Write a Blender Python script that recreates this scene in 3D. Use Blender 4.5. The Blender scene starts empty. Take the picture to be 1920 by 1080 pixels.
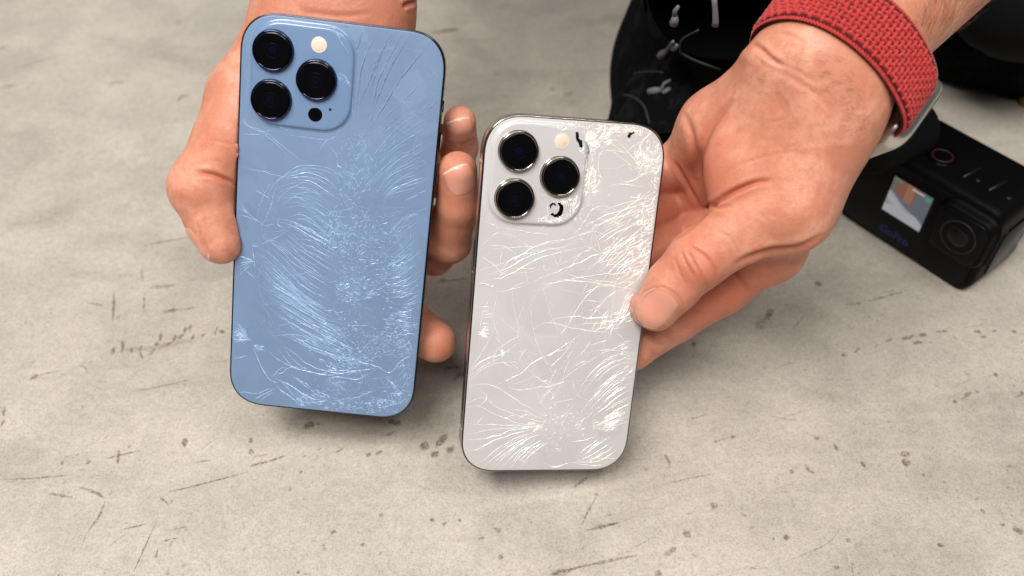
import bpy, math, random
import numpy as np
from mathutils import Vector, Matrix

# ------------------------------------------------------------------ camera, light, exposure
# all modelling is done in millimetres and scaled to metres when a mesh is made
S = 0.001
F = 1700.0                                  # focal length of the photograph in its own pixels
PITCH = math.radians(47)
CAM = np.array([0.0, 0.0, 350.0])
UP = np.array([0, math.sin(PITCH), math.cos(PITCH)])
FW = np.array([0, math.cos(PITCH), -math.sin(PITCH)])
RT = np.array([1.0, 0, 0])

scene = bpy.context.scene
cd = bpy.data.cameras.new('camera')
cd.sensor_width = 36; cd.lens = 36 * F / 1920
cd.clip_start = 0.01; cd.clip_end = 50
cd.dof.use_dof = True; cd.dof.focus_distance = 0.363; cd.dof.aperture_fstop = 7.6
cam = bpy.data.objects.new('camera', cd)
scene.collection.objects.link(cam)
cam.location = CAM * S
cam.rotation_euler = (math.radians(90) - PITCH, 0, 0)
scene.camera = cam

world = bpy.data.worlds.new('World'); scene.world = world; world.use_nodes = True
bg = world.node_tree.nodes['Background']
bg.inputs['Color'].default_value = (0.93, 0.97, 1.0, 1)
bg.inputs['Strength'].default_value = 0.06

def area(name, loc, target, sx, sy, power, color):
    d = bpy.data.lights.new(name, 'AREA'); d.shape = 'RECTANGLE'; d.size = sx; d.size_y = sy
    d.energy = power; d.color = color
    o = bpy.data.objects.new(name, d); scene.collection.objects.link(o)
    o.location = loc
    o.rotation_euler = (Vector(target) - Vector(loc)).to_track_quat('-Z', 'Y').to_euler()
    return o
# the workshop's ceiling lamps
area('ceiling_lamp', (-0.45, -0.15, 1.6), (0, .3, 0), .9, .45, 30, (1.0, .97, .93))
area('ceiling_lamp', (0.55, -0.05, 1.6), (0, .3, 0), .7, .30, 9, (1.0, .97, .93))
area('ceiling_lamp', (-0.1, -0.9, 2.0), (0, .25, 0), 1.4, .35, 18, (1.0, .965, .92))
area('ceiling_lamp', (-0.5, 1.6, 2.2), (0, .3, 0), 1.6, .20, 12, (1.0, .98, .95))

scene.view_settings.view_transform = 'Standard'
scene.view_settings.look = 'None'
scene.view_settings.exposure = -0.14
scene.view_settings.gamma = 1.0

rng = np.random.default_rng(7)
random.seed(7)

# ------------------------------------------------------------------ helpers
def ray(px, py):
    return (px - 960) / F * RT + (540 - py) / F * UP + FW
def P(px, py, z):
    """the place seen at a pixel of the photograph, z millimetres in front of the camera"""
    return CAM + ray(px, py) * z
def onplane(px, py, o, n):
    d = ray(px, py); return CAM + d * (np.dot(o - CAM, n) / np.dot(d, n))
def onfloor(px, py, h=0.0):
    return onplane(px, py, np.array([0, 0, h]), np.array([0, 0, 1.0]))
def project(V):
    r = V - CAM; z = r @ FW
    return 960 + F * (r @ RT) / z, 540 - F * (r @ UP) / z, z
def norm(v): return v / np.linalg.norm(v)

def tag(o, label=None, category=None, group=None, kind=None):
    if label: o['label'] = label
    if category: o['category'] = category
    if group: o['group'] = group
    if kind: o['kind'] = kind
    return o
def empty(name, loc, label=None, category=None, group=None):
    o = bpy.data.objects.new(name, None); scene.collection.objects.link(o)
    o.location = np.array(loc) * S; o.empty_display_size = 0.02
    return tag(o, label, category, group)
def mesh_obj(name, V, Fc, mat, parent=None, smooth=True, mats=None, midx=None):
    me = bpy.data.meshes.new(name)
    V = np.asarray(V, float) * S
    me.from_pydata([tuple(v) for v in V], [], [tuple(int(i) for i in f) for f in Fc])
    return finish(me, name, mat, parent, smooth, mats, midx)
def finish(me, name, mat, parent, smooth, mats=None, midx=None):
    for m in (mats or [mat]): me.materials.append(m)
    if midx is not None: me.polygons.foreach_set('material_index', np.asarray(midx, np.int32))
    if smooth: me.polygons.foreach_set('use_smooth', np.ones(len(me.polygons), bool))
    me.update()
    o = bpy.data.objects.new(name, me); scene.collection.objects.link(o)
    if parent is not None:
        o.parent = parent
        o.matrix_parent_inverse = parent_world(parent).inverted()
    return o
def parent_world(p):
    m = p.matrix_basis.copy()
    if p.parent: m = parent_world(p.parent) @ p.matrix_parent_inverse @ m
    return m
def quad_mesh(name, V, Q, mat, parent=None, smooth=True):
    """fast all-quad mesh"""
    me = bpy.data.meshes.new(name)
    V = np.ascontiguousarray(np.asarray(V, np.float64) * S, np.float32); Q = np.asarray(Q, np.int32)
    me.vertices.add(len(V)); me.vertices.foreach_set('co', V.ravel())
    me.loops.add(Q.size); me.loops.foreach_set('vertex_index', Q.ravel())
    me.polygons.add(len(Q))
    me.polygons.foreach_set('loop_start', np.arange(0, Q.size, 4, dtype=np.int32))
    me.polygons.foreach_set('loop_total', np.full(len(Q), 4, np.int32))
    me.update(calc_edges=True); me.validate()
    return finish(me, name, mat, parent, smooth)

class Frame:
    """a local frame (origin and three axes in mm) for building a thing where it stands"""
    def __init__(s, o, x, y, z): s.o, s.x, s.y, s.z = map(np.asarray, (o, x, y, z)); s.M = np.array([s.x, s.y, s.z])
    def w(s, V): return np.atleast_2d(V) @ s.M + s.o
    def l(s, W): return (np.atleast_2d(W) - s.o) @ s.M.T
    def pix(s, px, py, h=0.0):
        q = onplane(px, py, s.o + s.z * h, s.z); return s.l(q)[0][:2]

# ---- node materials
def mat(name, base=(.5, .5, .5), rough=.5, metal=0.0, coat=0.0, ior=1.45, **kw):
    m = bpy.data.materials.new(name); m.use_nodes = True
    b = m.node_tree.nodes['Principled BSDF']
    b.inputs['Base Color'].default_value = (*base, 1)
    b.inputs['Roughness'].default_value = rough; b.inputs['Metallic'].default_value = metal
    b.inputs['Coat Weight'].default_value = coat; b.inputs['IOR'].default_value = ior
    for k, v in kw.items(): b.inputs[k.replace('_', ' ')].default_value = v
    return m
class N:
    def __init__(s, m): s.m = m; s.t = m.node_tree; s.b = s.t.nodes['Principled BSDF']; s.out = s.t.nodes['Material Output']
    def n(s, kind, **kw):
        x = s.t.nodes.new('ShaderNode' + kind)
        for k, v in kw.items():
            if k in x.inputs.keys(): x.inputs[k].default_value = v
            else: setattr(x, k, v)
        return x
    def l(s, a, b): s.t.links.new(a, b)
    def pos(s, scale=(1, 1, 1), rot=(0, 0, 0), loc=(0, 0, 0)):
        g = s.n('NewGeometry'); mp = s.n('Mapping')
        mp.inputs['Scale'].default_value = scale; mp.inputs['Rotation'].default_value = rot; mp.inputs['Location'].default_value = loc
        s.l(g.outputs['Position'], mp.inputs['Vector']); return mp.outputs['Vector']
    def noise(s, v, scale, detail=4, rough=.55, dist=0):
        x = s.n('TexNoise'); x.inputs['Scale'].default_value = scale; x.inputs['Detail'].default_value = detail
        x.inputs['Roughness'].default_value = rough; x.inputs['Distortion'].default_value = dist
        s.l(v, x.inputs['Vector']); return x.outputs['Fac']
    def ramp(s, f, stops):
        x = s.n('ValToRGB'); e = x.color_ramp.elements
        while len(e) < len(stops): e.new(.5)
        for i, (p, c) in enumerate(stops):
            e[i].position = p; e[i].color = (*c, 1) if len(c) == 3 else c
        s.l(f, x.inputs['Fac']); return x.outputs['Color']
    def mix(s, f, a, b, mode='MIX'):
        x = s.n('Mix', data_type='RGBA', blend_type=mode)
        for sock, val in ((x.inputs[0], f), (x.inputs[6], a), (x.inputs[7], b)):
            if isinstance(val, (int, float)): sock.default_value = val
            elif isinstance(val, tuple): sock.default_value = (*val, 1)
            else: s.l(val, sock)
        return x.outputs[2]
    def math(s, op, a, b=0.0):
        x = s.n('Math', operation=op)
        for i, v in enumerate((a, b)):
            if isinstance(v, (int, float)): x.inputs[i].default_value = v
            else: s.l(v, x.inputs[i])
        return x.outputs[0]
    def bump(s, h, strength, dist, prev=None):
        x = s.n('Bump'); x.inputs['Strength'].default_value = strength; x.inputs['Distance'].default_value = dist
        s.l(h, x.inputs['Height'])
        if prev is not None: s.l(prev, x.inputs['Normal'])
        return x.outputs['Normal']

# ---- generic shapes in a frame
def rr_outline(w, h, r, n=14, ex=2.35):
    """rounded rectangle with continuous-curvature corners, counter-clockwise"""
    pts = []
    for cx, cy, a0 in ((w/2-r, h/2-r, 0), (-w/2+r, h/2-r, 90), (-w/2+r, -h/2+r, 180), (w/2-r, -h/2+r, 270)):
        for i in range(n + 1):
            a = math.radians(90 * i / n); c, s_ = math.cos(a) ** (2/ex), math.sin(a) ** (2/ex)
            if a0 == 0: d = (c, s_)
            elif a0 == 90: d = (-s_, c)
            elif a0 == 180: d = (-c, -s_)
            else: d = (s_, -c)
            if a0 in (90, 270):
                c2, s2 = math.cos(a) ** (2/ex), math.sin(a) ** (2/ex)
                d = (-s2, c2) if a0 == 90 else (s2, -c2)
            pts.append((cx + r*d[0], cy + r*d[1]))
    return np.array(pts)
def slab(fr, w, h, r, prof, n=14, ex=2.35, cx=0, cy=0, cap0=True, cap1=True):
    """stack of rounded-rect rings; prof = [(inset, z)...]; returns V,F in world mm"""
    V = []; Fc = []
    for ins, z in prof:
        o = rr_outline(w - 2*ins, h - 2*ins, max(r - ins, .05), n, ex)
        V += [(x + cx, y + cy, z) for x, y in o]
    m = 4 * (n + 1)
    for k in range(len(prof) - 1):
        for i in range(m):
            j = (i + 1) % m
            Fc.append((k*m+i, k*m+j, (k+1)*m+j, (k+1)*m+i))
    if cap0: Fc.append(tuple(range(m - 1, -1, -1)))
    if cap1: Fc.append(tuple((len(prof)-1)*m + i for i in range(m)))
    return fr.w(np.array(V)), Fc
def lathe(fr, cx, cy, prof, seg=48, cap0=False, cap1=True):
    V = []; Fc = []
    for r, z in prof:
        for i in range(seg):
            a = 2*math.pi*i/seg; V.append((cx + r*math.cos(a), cy + r*math.sin(a), z))
    for k in range(len(prof)-1):
        for i in range(seg):
            j = (i+1) % seg; Fc.append((k*seg+i, k*seg+j, (k+1)*seg+j, (k+1)*seg+i))
    if cap0: Fc.append(tuple(range(seg-1, -1, -1)))
    if cap1: Fc.append(tuple((len(prof)-1)*seg+i for i in range(seg)))
    return fr.w(np.array(V)), Fc
def catmull(pts, step):
    pts = np.asarray(pts, float)
    if len(pts) < 3: 
        n = max(2, int(np.linalg.norm(pts[-1]-pts[0]) / step) + 1)
        return pts[0] + (pts[-1]-pts[0]) * np.linspace(0, 1, n)[:, None]
    q = np.vstack([2*pts[0]-pts[1], pts, 2*pts[-1]-pts[-2]]); out = []
    for i in range(len(pts)-1):
        p0, p1, p2, p3 = q[i:i+4]; n = max(1, int(np.linalg.norm(p2-p1) / step))
        for t in np.arange(n)/n:
            out.append(.5*((2*p1)+(-p0+p2)*t+(2*p0-5*p1+4*p2-p3)*t*t+(-p0+3*p1-3*p2+p3)*t**3))
    out.append(pts[-1]); return np.array(out)
def tube(pts, rad, seg=8, cap=True):
    """round bar along a 3-D path; rad number or list"""
    pts = np.asarray(pts, float); n = len(pts); rad = np.broadcast_to(rad, (n,)).astype(float)
    V = []; Fc = []
    t = np.gradient(pts, axis=0); u = None
    for i in range(n):
        d = norm(t[i])
        if u is None: u = norm(np.cross(d, [0, 0, 1]) if abs(d[2]) < .9 else np.cross(d, [1, 0, 0]))
        u = norm(u - d*np.dot(u, d)); v = np.cross(d, u)
        for k in range(seg):
            a = 2*math.pi*k/seg; V.append(pts[i] + rad[i]*(math.cos(a)*u + math.sin(a)*v))
    for i in range(n-1):
        for k in range(seg):
            j = (k+1) % seg; Fc.append((i*seg+k, i*seg+j, (i+1)*seg+j, (i+1)*seg+k))
    if cap: Fc += [tuple(range(seg-1, -1, -1)), tuple((n-1)*seg+k for k in range(seg))]
    return V, Fc
class Bag:
    def __init__(s): s.V = []; s.F = []; s.n = 0
    def add(s, V, Fc):
        V = np.asarray(V); s.V.append(V); s.F += [tuple(i + s.n for i in f) for f in Fc]; s.n += len(V)
    def build(s, name, m, parent=None, smooth=True): return mesh_obj(name, np.vstack(s.V), s.F, m, parent, smooth)

# ------------------------------------------------------------------ the floor
m_floor = mat('worn_concrete', rough=.62); g = N(m_floor)
p0 = g.pos()
big = g.noise(p0, 5.5, 5, .6, .6); mid = g.noise(p0, 28, 6, .6, .4); fine = g.noise(p0, 260, 4, .6)
c = g.mix(g.ramp(big, [(.32, (0, 0, 0)), (.68, (1, 1, 1))]), (.515, .472, .415), (.60, .553, .488))
c = g.mix(g.ramp(mid, [(.40, (1, 1, 1)), (.60, (0, 0, 0))]), c, g.mix(1.0, c, (.88, .88, .89), 'MULTIPLY'))
c = g.mix(g.ramp(fine, [(.36, (.55, .55, .55)), (.60, (0, 0, 0))]), c, g.mix(1.0, c, (.80, .80, .78), 'MULTIPLY'))
grit = g.noise(p0, 780, 5, .72, .3); grit2 = g.noise(p0, 1700, 3, .7)
c = g.mix(g.ramp(grit, [(.36, (.75, .75, .75)), (.56, (0, 0, 0))]), c, g.mix(1.0, c, (.74, .68, .60), 'MULTIPLY'))
c = g.mix(g.ramp(grit2, [(.56, (0, 0, 0)), (.72, (.6, .6, .6))]), c, (.70, .65, .58))
c = g.mix(g.ramp(grit2, [(.30, (.7, .7, .7)), (.44, (0, 0, 0))]), c, g.mix(1.0, c, (.62, .56, .50), 'MULTIPLY'))
# dirt specks: sparse dark grains of several sizes
for sc, th, dk in ((95, .075, .46), (230, .12, .52), (480, .18, .60), (900, .22, .68)):
    v = g.n('TexVoronoi', feature='F1'); v.inputs['Scale'].default_value = sc; v.inputs['Randomness'].default_value = 1
    wob = g.n('TexNoise'); wob.inputs['Scale'].default_value = sc*2.2; g.l(p0, wob.inputs['Vector'])
    vv = g.mix(.014 * 95 / sc, p0, wob.outputs['Color'], 'LINEAR_LIGHT')
    g.l(vv, v.inputs['Vector'])
    keep = g.ramp(g.noise(p0, sc*.35, 2), [(.50, (0, 0, 0)), (.58, (1, 1, 1))])
    dot = g.ramp(v.outputs['Distance'], [(th*.45, (1, 1, 1)), (th*1.5, (0, 0, 0))])
    f_ = g.math('MULTIPLY', dot, keep)
    c = g.mix(f_, c, g.mix(1.0, c, (dk, dk*.95, dk*.88), 'MULTIPLY'))
# smeared greyish stains
st = g.noise(g.pos((1, 2.6, 1), (0, 0, .5)), 9, 6, .62, .8)
c = g.mix(g.ramp(st, [(.52, (0, 0, 0)), (.70, (.75, .75, .75))]), c, g.mix(1.0, c, (.74, .73, .72), 'MULTIPLY'))
g.l(c, g.b.inputs['Base Color'])
g.l(g.ramp(mid, [(.3, (.5, .5, .5)), (.7, (.72, .72, .72))]), g.b.inputs['Roughness'])
nb = g.bump(fine, .35, .0006); nb = g.bump(mid, .3, .0015, nb); g.l(nb, g.b.inputs['Normal'])
FV = [(-3000, -1500, 0), (3000, -1500, 0), (3000, 4000, 0), (-3000, 4000, 0)]
floor = mesh_obj('floor', FV, [(0, 1, 2, 3)], m_floor, None, False)
tag(floor, 'worn pale concrete floor with scratches, stains and dirt specks', None, None, 'structure')

# scratches and scuffs that have their own place on the floor (traced from the photograph)
m_mark = mat('floor_dirt', (.20, .155, .11), .8); g = N(m_mark)
at = g.n('Attribute', attribute_name='a'); pz = g.pos()
k_ = g.ramp(g.noise(pz, 620, 4, .75), [(.34, (0, 0, 0)), (.66, (1, 1, 1))])
al = g.math('MINIMUM', g.math('MULTIPLY', g.math('MULTIPLY', at.outputs['Fac'], k_), 1.45), .92)
g.l(al, g.b.inputs['Alpha'])
MK = []
def mark(pts, w, a=.6):
    MK.append((pts, w, a))
# each: pixel polyline, width px, strength
mark([(214, 545), (213, 580), (211, 605)], 4, .6); mark([(272, 545), (270, 570), (269, 592)], 3, .5)
mark([(160, 568), (195, 573)], 3, .5); mark([(305, 585), (335, 580)], 6, .6); mark([(335, 582), (375, 575)], 2.5, .45)
mark([(280, 540), (330, 535)], 7, .35); mark([(265, 500), (267, 530)], 4, .3)
for x, y, dx, dy, w in ((211,665,2,-14,5),(229,663,1,-22,5),(232,650,-4,-10,4),(246,652,2,10,4),(262,660,3,-12,5),(268,675,-6,-18,3),(290,650,6,-10,6),(300,640,2,-18,5),
                        (312,648,8,-6,5),(325,640,4,-12,6),(335,635,8,-8,6),(345,625,3,-12,5),(355,622,3,-14,4),(360,635,4,-8,5),(378,630,6,-3,4),(403,628,5,-16,4),(412,620,8,4,6)):
    mark([(x, y), (x+dx, y+dy)], w, .62)
mark([(215, 660), (300, 650), (380, 632)], 9, .22)
mark([(57, 712), (70, 703)], 7, .6); mark([(72, 703), (120, 694)], 3, .4); mark([(148, 684), (160, 690), (163, 702)], 4, .35)
mark([(240, 735), (300, 725), (372, 708)], 2.5, .4); mark([(6, 782), (9, 762)], 4, .55); mark([(2, 800), (8, 785)], 4, .5)
mark([(0, 900), (60, 897), (140, 890)], 2.5, .45); mark([(195, 861), (265, 844)], 3, .5); mark([(223, 844), (221, 870)], 5, .7)
mark([(145, 913), (175, 922), (200, 936)], 4.5, .6); mark([(198, 937), (185, 970), (162, 1000)], 3.5, .5); mark([(162, 1000), (150, 1035)], 2.5, .3)
mark([(88, 925), (138, 933)], 4, .4); mark([(347, 823), (346, 838)], 7, .8); mark([(166, 863), (165, 870)], 5, .6); mark([(116, 865), (117, 872)], 5, .5)
mark([(310, 924), (370, 910), (465, 885)], 3, .62); mark([(460, 876), (500, 866), (540, 853)], 3.5, .7); mark([(473, 857), (508, 851)], 2.5, .45)
mark([(298, 930), (316, 946)], 4, .6); mark([(222, 995), (280, 981)], 2.5, .5); mark([(247, 1080), (270, 1030), (295, 973)], 3, .55)
mark([(300, 1016), (335, 1008)], 2.5, .5); mark([(292, 1048), (296, 1028)], 4, .5); mark([(315, 995), (350, 988)], 2.5, .4)
mark([(470, 822), (471, 829)], 6, .7); mark([(470, 843), (471, 850)], 7, .7); mark([(365, 868), (400, 862)], 2.5, .4)
mark([(579, 793), (581, 800)], 12, .8); mark([(596, 795), (598, 796)], 5, .6); mark([(722, 818), (742, 809)], 4, .5); mark([(730, 790), (750, 795)], 11, .8)
mark([(630, 848), (645, 840)], 5, .5); mark([(690, 855), (691, 850)], 7, .6); mark([(704, 852), (716, 846)], 6, .65)
mark([(794, 842), (797, 832)], 13, .85); mark([(818, 838), (838, 814)], 9, .8); mark([(812, 855), (820, 848)], 10, .8); mark([(840, 848), (850, 836)], 9, .6)
mark([(563, 885), (565, 886)], 7, .6); mark([(621, 1000), (629, 996)], 5, .7); mark([(678, 1023), (682, 1020)], 6, .6); mark([(606, 1020), (608, 1032)], 4, .5)
mark([(810, 977), (812, 973)], 6, .55); mark([(830, 984), (836, 980)], 6, .55); mark([(862, 976), (864, 975)], 7, .6); mark([(925, 990), (938, 997)], 8, .4)
mark([(936, 1044), (942, 1046)], 9, .5); mark([(546, 918), (540, 918)], 5, .5); mark([(559, 1072), (561, 1073)], 6, .6)
mark([(1074, 915), (1104, 893)], 4, .5); mark([(1115, 930), (1120, 925)], 4, .4); mark([(1084, 995), (1105, 955), (1125, 920)], 3, .38)
mark([(1095, 996), (1130, 987), (1165, 979)], 4, .6); mark([(1140, 985), (1158, 981)], 5, .6); mark([(1030, 1080), (1070, 1067), (1200, 1040)], 4, .55)
mark([(1030, 1078), (1075, 1068)], 9, .55); mark([(1246, 852), (1256, 868)], 5, .7); mark([(1256, 868), (1254, 878)], 3, .4); mark([(1285, 1003), (1292, 998)], 14, .45)
mark([(1245, 1042), (1268, 1027)], 8, .5); mark([(1333, 944), (1343, 952)], 8, .45); mark([(1230, 1075), (1238, 1078)], 10, .5); mark([(1376, 818), (1372, 821)], 6, .6)
mark([(1434, 602), (1442, 590), (1448, 577)], 8, .75); mark([(1420, 615), (1432, 600)], 12, .35); mark([(1533, 531), (1535, 534)], 11, .8)
mark([(1585, 571), (1620, 568)], 4, .4); mark([(1625, 566), (1700, 545)], 3, .5); mark([(1300, 642), (1301, 650)], 6, .7); mark([(1484, 620), (1510, 590)], 4, .25)
for x, y, dx, dy, w in ((1578,667,8,-1,5),(1602,662,10,-10,4),(1640,652,5,-6,4),(1660,640,12,-4,5),(1690,636,18,-4,6),(1704,636,8,-8,5),(1712,643,18,-1,5),(1724,630,12,-3,7),(1755,623,22,-2,5),
                        (1788,632,4,0,4),(1826,622,12,0,5),(1838,632,14,0,4),(1860,622,8,-3,4),(1895,620,10,4,6),(1860,700,10,4,5),(1808,741,14,-4,5),(1788,753,6,0,5),(1830,734,4,0,5),(1910,735,10,4,4)):
    mark([(x, y), (x+dx, y+dy)], w, .65)
mark([(1800, 750), (1820, 740)], 3, .4); mark([(1900, 745), (1920, 740)], 3, .4)
mark([(1527, 822), (1536, 821)], 5, .6); mark([(1564, 832), (1570, 846)], 5, .5); mark([(1508, 868), (1515, 880), (1530, 890)], 6, .55); mark([(1482, 884), (1486, 885)], 6, .6)
mark([(1614, 866), (1620, 874)], 5, .7); mark([(1688, 853), (1705, 851)], 9, .55); mark([(1694, 867), (1704, 868)], 11, .7); mark([(1731, 890), (1733, 891)], 5, .7)
mark([(1770, 905), (1772, 906)], 5, .6); mark([(1472, 1007), (1476, 1009)], 8, .75); mark([(1588, 1012), (1592, 1014)], 6, .7); mark([(1756, 1021), (1772, 1025)], 6, .75)
mark([(1876, 985), (1884, 984)], 5, .6); mark([(1900, 990), (1918, 1000)], 8, .6); mark([(1567, 1063), (1571, 1067)], 7, .7); mark([(1840, 955), (1845, 962)], 7, .6); mark([(1595, 1050), (1600, 1080)], 3, .35)
mark([(1480, 1050), (1550, 1020), (1580, 985)], 2, .3); mark([(1440, 780), (1500, 790)], 2, .3); mark([(1368, 820), (1330, 832)], 2.5, .35)
mark([(332, 192), (340, 182), (355, 178)], 7, .5); mark([(200, 157), (240, 153)], 7, .25); mark([(270, 460), (370, 443)], 4, .4); mark([(810, 62), (862, 54)], 8, .5)
mark([(830, 58), (858, 54)], 8, .4); mark([(1030, 168), (1040, 167)], 8, .3); mark([(1058, 180), (1074, 172)], 8, .35); mark([(30, 130), (120, 100)], 6, .2); mark([(0, 95), (15, 82)], 9, .25)
mark([(334, 40), (337, 44)], 9, .3); mark([(0, 165), (30, 160)], 8, .25); mark([(930, 138), (934, 140)], 8, .25)
mark([(815, 530), (880, 522)], 4, .5); mark([(826, 525), (835, 523)], 6, .5); mark([(868, 700), (850, 712)], 8, .4); mark([(835, 690), (862, 688)], 4, .5)
r2 = random.Random(3)
for i in range(230):
    x, y = r2.uniform(-20, 1940), 1080 - (r2.random() ** 1.5) * 620
    a = r2.gauss(-.45, .5); L = abs(r2.gauss(0, 7)) + 1
    mark([(x, y), (x + L*math.cos(a), y + L*math.sin(a))], r2.uniform(1.8, 4.6), r2.uniform(.12, .4))
for i in range(26):
    x, y = r2.uniform(0, 1920), r2.uniform(480, 1080); a = r2.gauss(-.35, .25); L = r2.uniform(30, 120)
    mark([(x, y), (x + L*.5*math.cos(a), y + L*.5*math.sin(a) + r2.gauss(0, 2)), (x + L*math.cos(a), y + L*math.sin(a))], 2.0, r2.uniform(.15, .34))
MV = []; MF = []; MA = []; nv = 0
for i, (pts, w, a) in enumerate(MK):
    w3 = np.array([onfloor(*q)[:2] for q in pts]); mx = np.mean(pts, axis=0)
    zz = project(onfloor(*mx))[2]; hw = w * zz / F * .85
    ln = np.linalg.norm(w3[-1]-w3[0])
    if len(w3) == 2:
        d = (w3[1]-w3[0]) / max(ln, 1e-6); w3 = np.array([w3[0]-d*hw*.6, w3[1]+d*hw*.6])
    cpt = catmull(w3, max(1.2, hw*.8)); m_ = len(cpt)
    if m_ < 5: cpt = w3[0] + (w3[-1]-w3[0])*np.linspace(0, 1, 5)[:, None]; m_ = 5
    tg = np.gradient(cpt, axis=0); tg /= np.linalg.norm(tg, axis=1)[:, None] + 1e-9; nn = np.stack([-tg[:, 1], tg[:, 0]], 1)
    s_ = np.sin(np.linspace(0.0, math.pi, m_)) ** .45
    wob = 1 + .3*rng.standard_normal(m_)
    z = .10 + i * .0004
    for k, (o, av) in enumerate(((-1, 0), (-.45, 1), (.45, 1), (1, 0))):
        q = cpt + nn * (hw * o * s_ * np.clip(wob, .5, 1.6))[:, None]
        MV.append(np.column_stack([q, np.full(m_, z)])); MA.append(av * a * s_)
    for k in range(3):
        for j in range(m_-1):
            MF.append((nv+k*m_+j, nv+k*m_+j+1, nv+(k+1)*m_+j+1, nv+(k+1)*m_+j))
    nv += 4*m_
marks = mesh_obj('floor_scuffs', np.vstack(MV), MF, m_mark, floor, False)
marks['kind'] = 'stuff'
at = marks.data.attributes.new('a', 'FLOAT', 'POINT'); at.data.foreach_set('value', np.concatenate(MA).astype(np.float32))

# ------------------------------------------------------------------ the two phones
def phone_frame(t, r1, r2):
    """pose measured from the photograph (camera axes: right, up, forward)"""
    r1 = norm(np.array(r1)); r2 = np.array(r2); r2 = norm(r2 - r1*np.dot(r1, r2))
    cw = lambda v: v[0]*RT + v[1]*UP + v[2]*FW
    x, y = cw(r1), cw(r2); z = np.cross(x, y)
    return Frame(CAM + cw(t), x, y, z)
FB = phone_frame((-72.1, 23.7, 363.9), (.9929, -.1093, .0468), (.1181, .9522, -.2816))
FS = phone_frame((19.3, -6.7, 361.3), (.9794, -.0310, .1995), (.0849, .9597, -.2680))

m_black_glass = mat('black_lens_glass', (.002, .002, .003), .07, Specular_IOR_Level=.32)
m_elem = mat('lens_coating', (.002, .003, .009), .10, Specular_IOR_Level=.4)
m_elem_ring = mat('lens_barrel_grey', (.004, .004, .006), .3, Specular_IOR_Level=.25)
m_flash = mat('flash_diffuser', (.80, .66, .56), .35, coat=.6)
m_amber = mat('flash_amber', (.86, .62, .34), .4, coat=.6)
m_black = mat('black_plastic', (.006, .006, .007), .35)
m_screen = mat('screen_glass', (.004, .004, .005), .08)

def glass_back(name, base, rough, tilt=.10):
    m = mat(name, base, rough, coat=.35, Coat_Roughness=.22); g = N(m)
    n1 = g.noise(g.pos(), 45, 3, .5)
    c = g.mix(g.ramp(n1, [(.35, (0, 0, 0)), (.65, (1, 1, 1))]), tuple(v*.97 for v in base), tuple(min(1, v*1.03) for v in base))
    g.l(c, g.b.inputs['Base Color'])
    n2 = g.noise(g.pos(), 38, 2, .5)
    # every shard of the broken pane lies at a slightly different tilt
    wob = g.n('TexNoise'); wob.inputs['Scale'].default_value = 60; g.l(g.pos(), wob.inputs['Vector'])
    vv = g.mix(.012, g.pos((1, .55, .7), (0, .5, .3)), wob.outputs['Color'], 'LINEAR_LIGHT')
    vo = g.n('TexVoronoi'); vo.inputs['Scale'].default_value = 85; g.l(vv, vo.inputs['Vector'])
    sb_ = g.n('VectorMath', operation='SUBTRACT'); g.l(vo.outputs['Color'], sb_.inputs[0]); sb_.inputs[1].default_value = (.5, .5, .5)
    sc_ = g.n('VectorMath', operation='SCALE'); g.l(sb_.outputs[0], sc_.inputs[0]); sc_.inputs['Scale'].default_value = tilt
    ad_ = g.n('VectorMath', operation='ADD'); g.l(sc_.outputs[0], ad_.inputs[0]); g.l(g.bump(n2, .10, .0006), ad_.inputs[1])
    nz = g.n('VectorMath', operation='NORMALIZE'); g.l(ad_.outputs[0], nz.inputs[0]); g.l(nz.outputs[0], g.b.inputs['Normal'])
    return m

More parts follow.
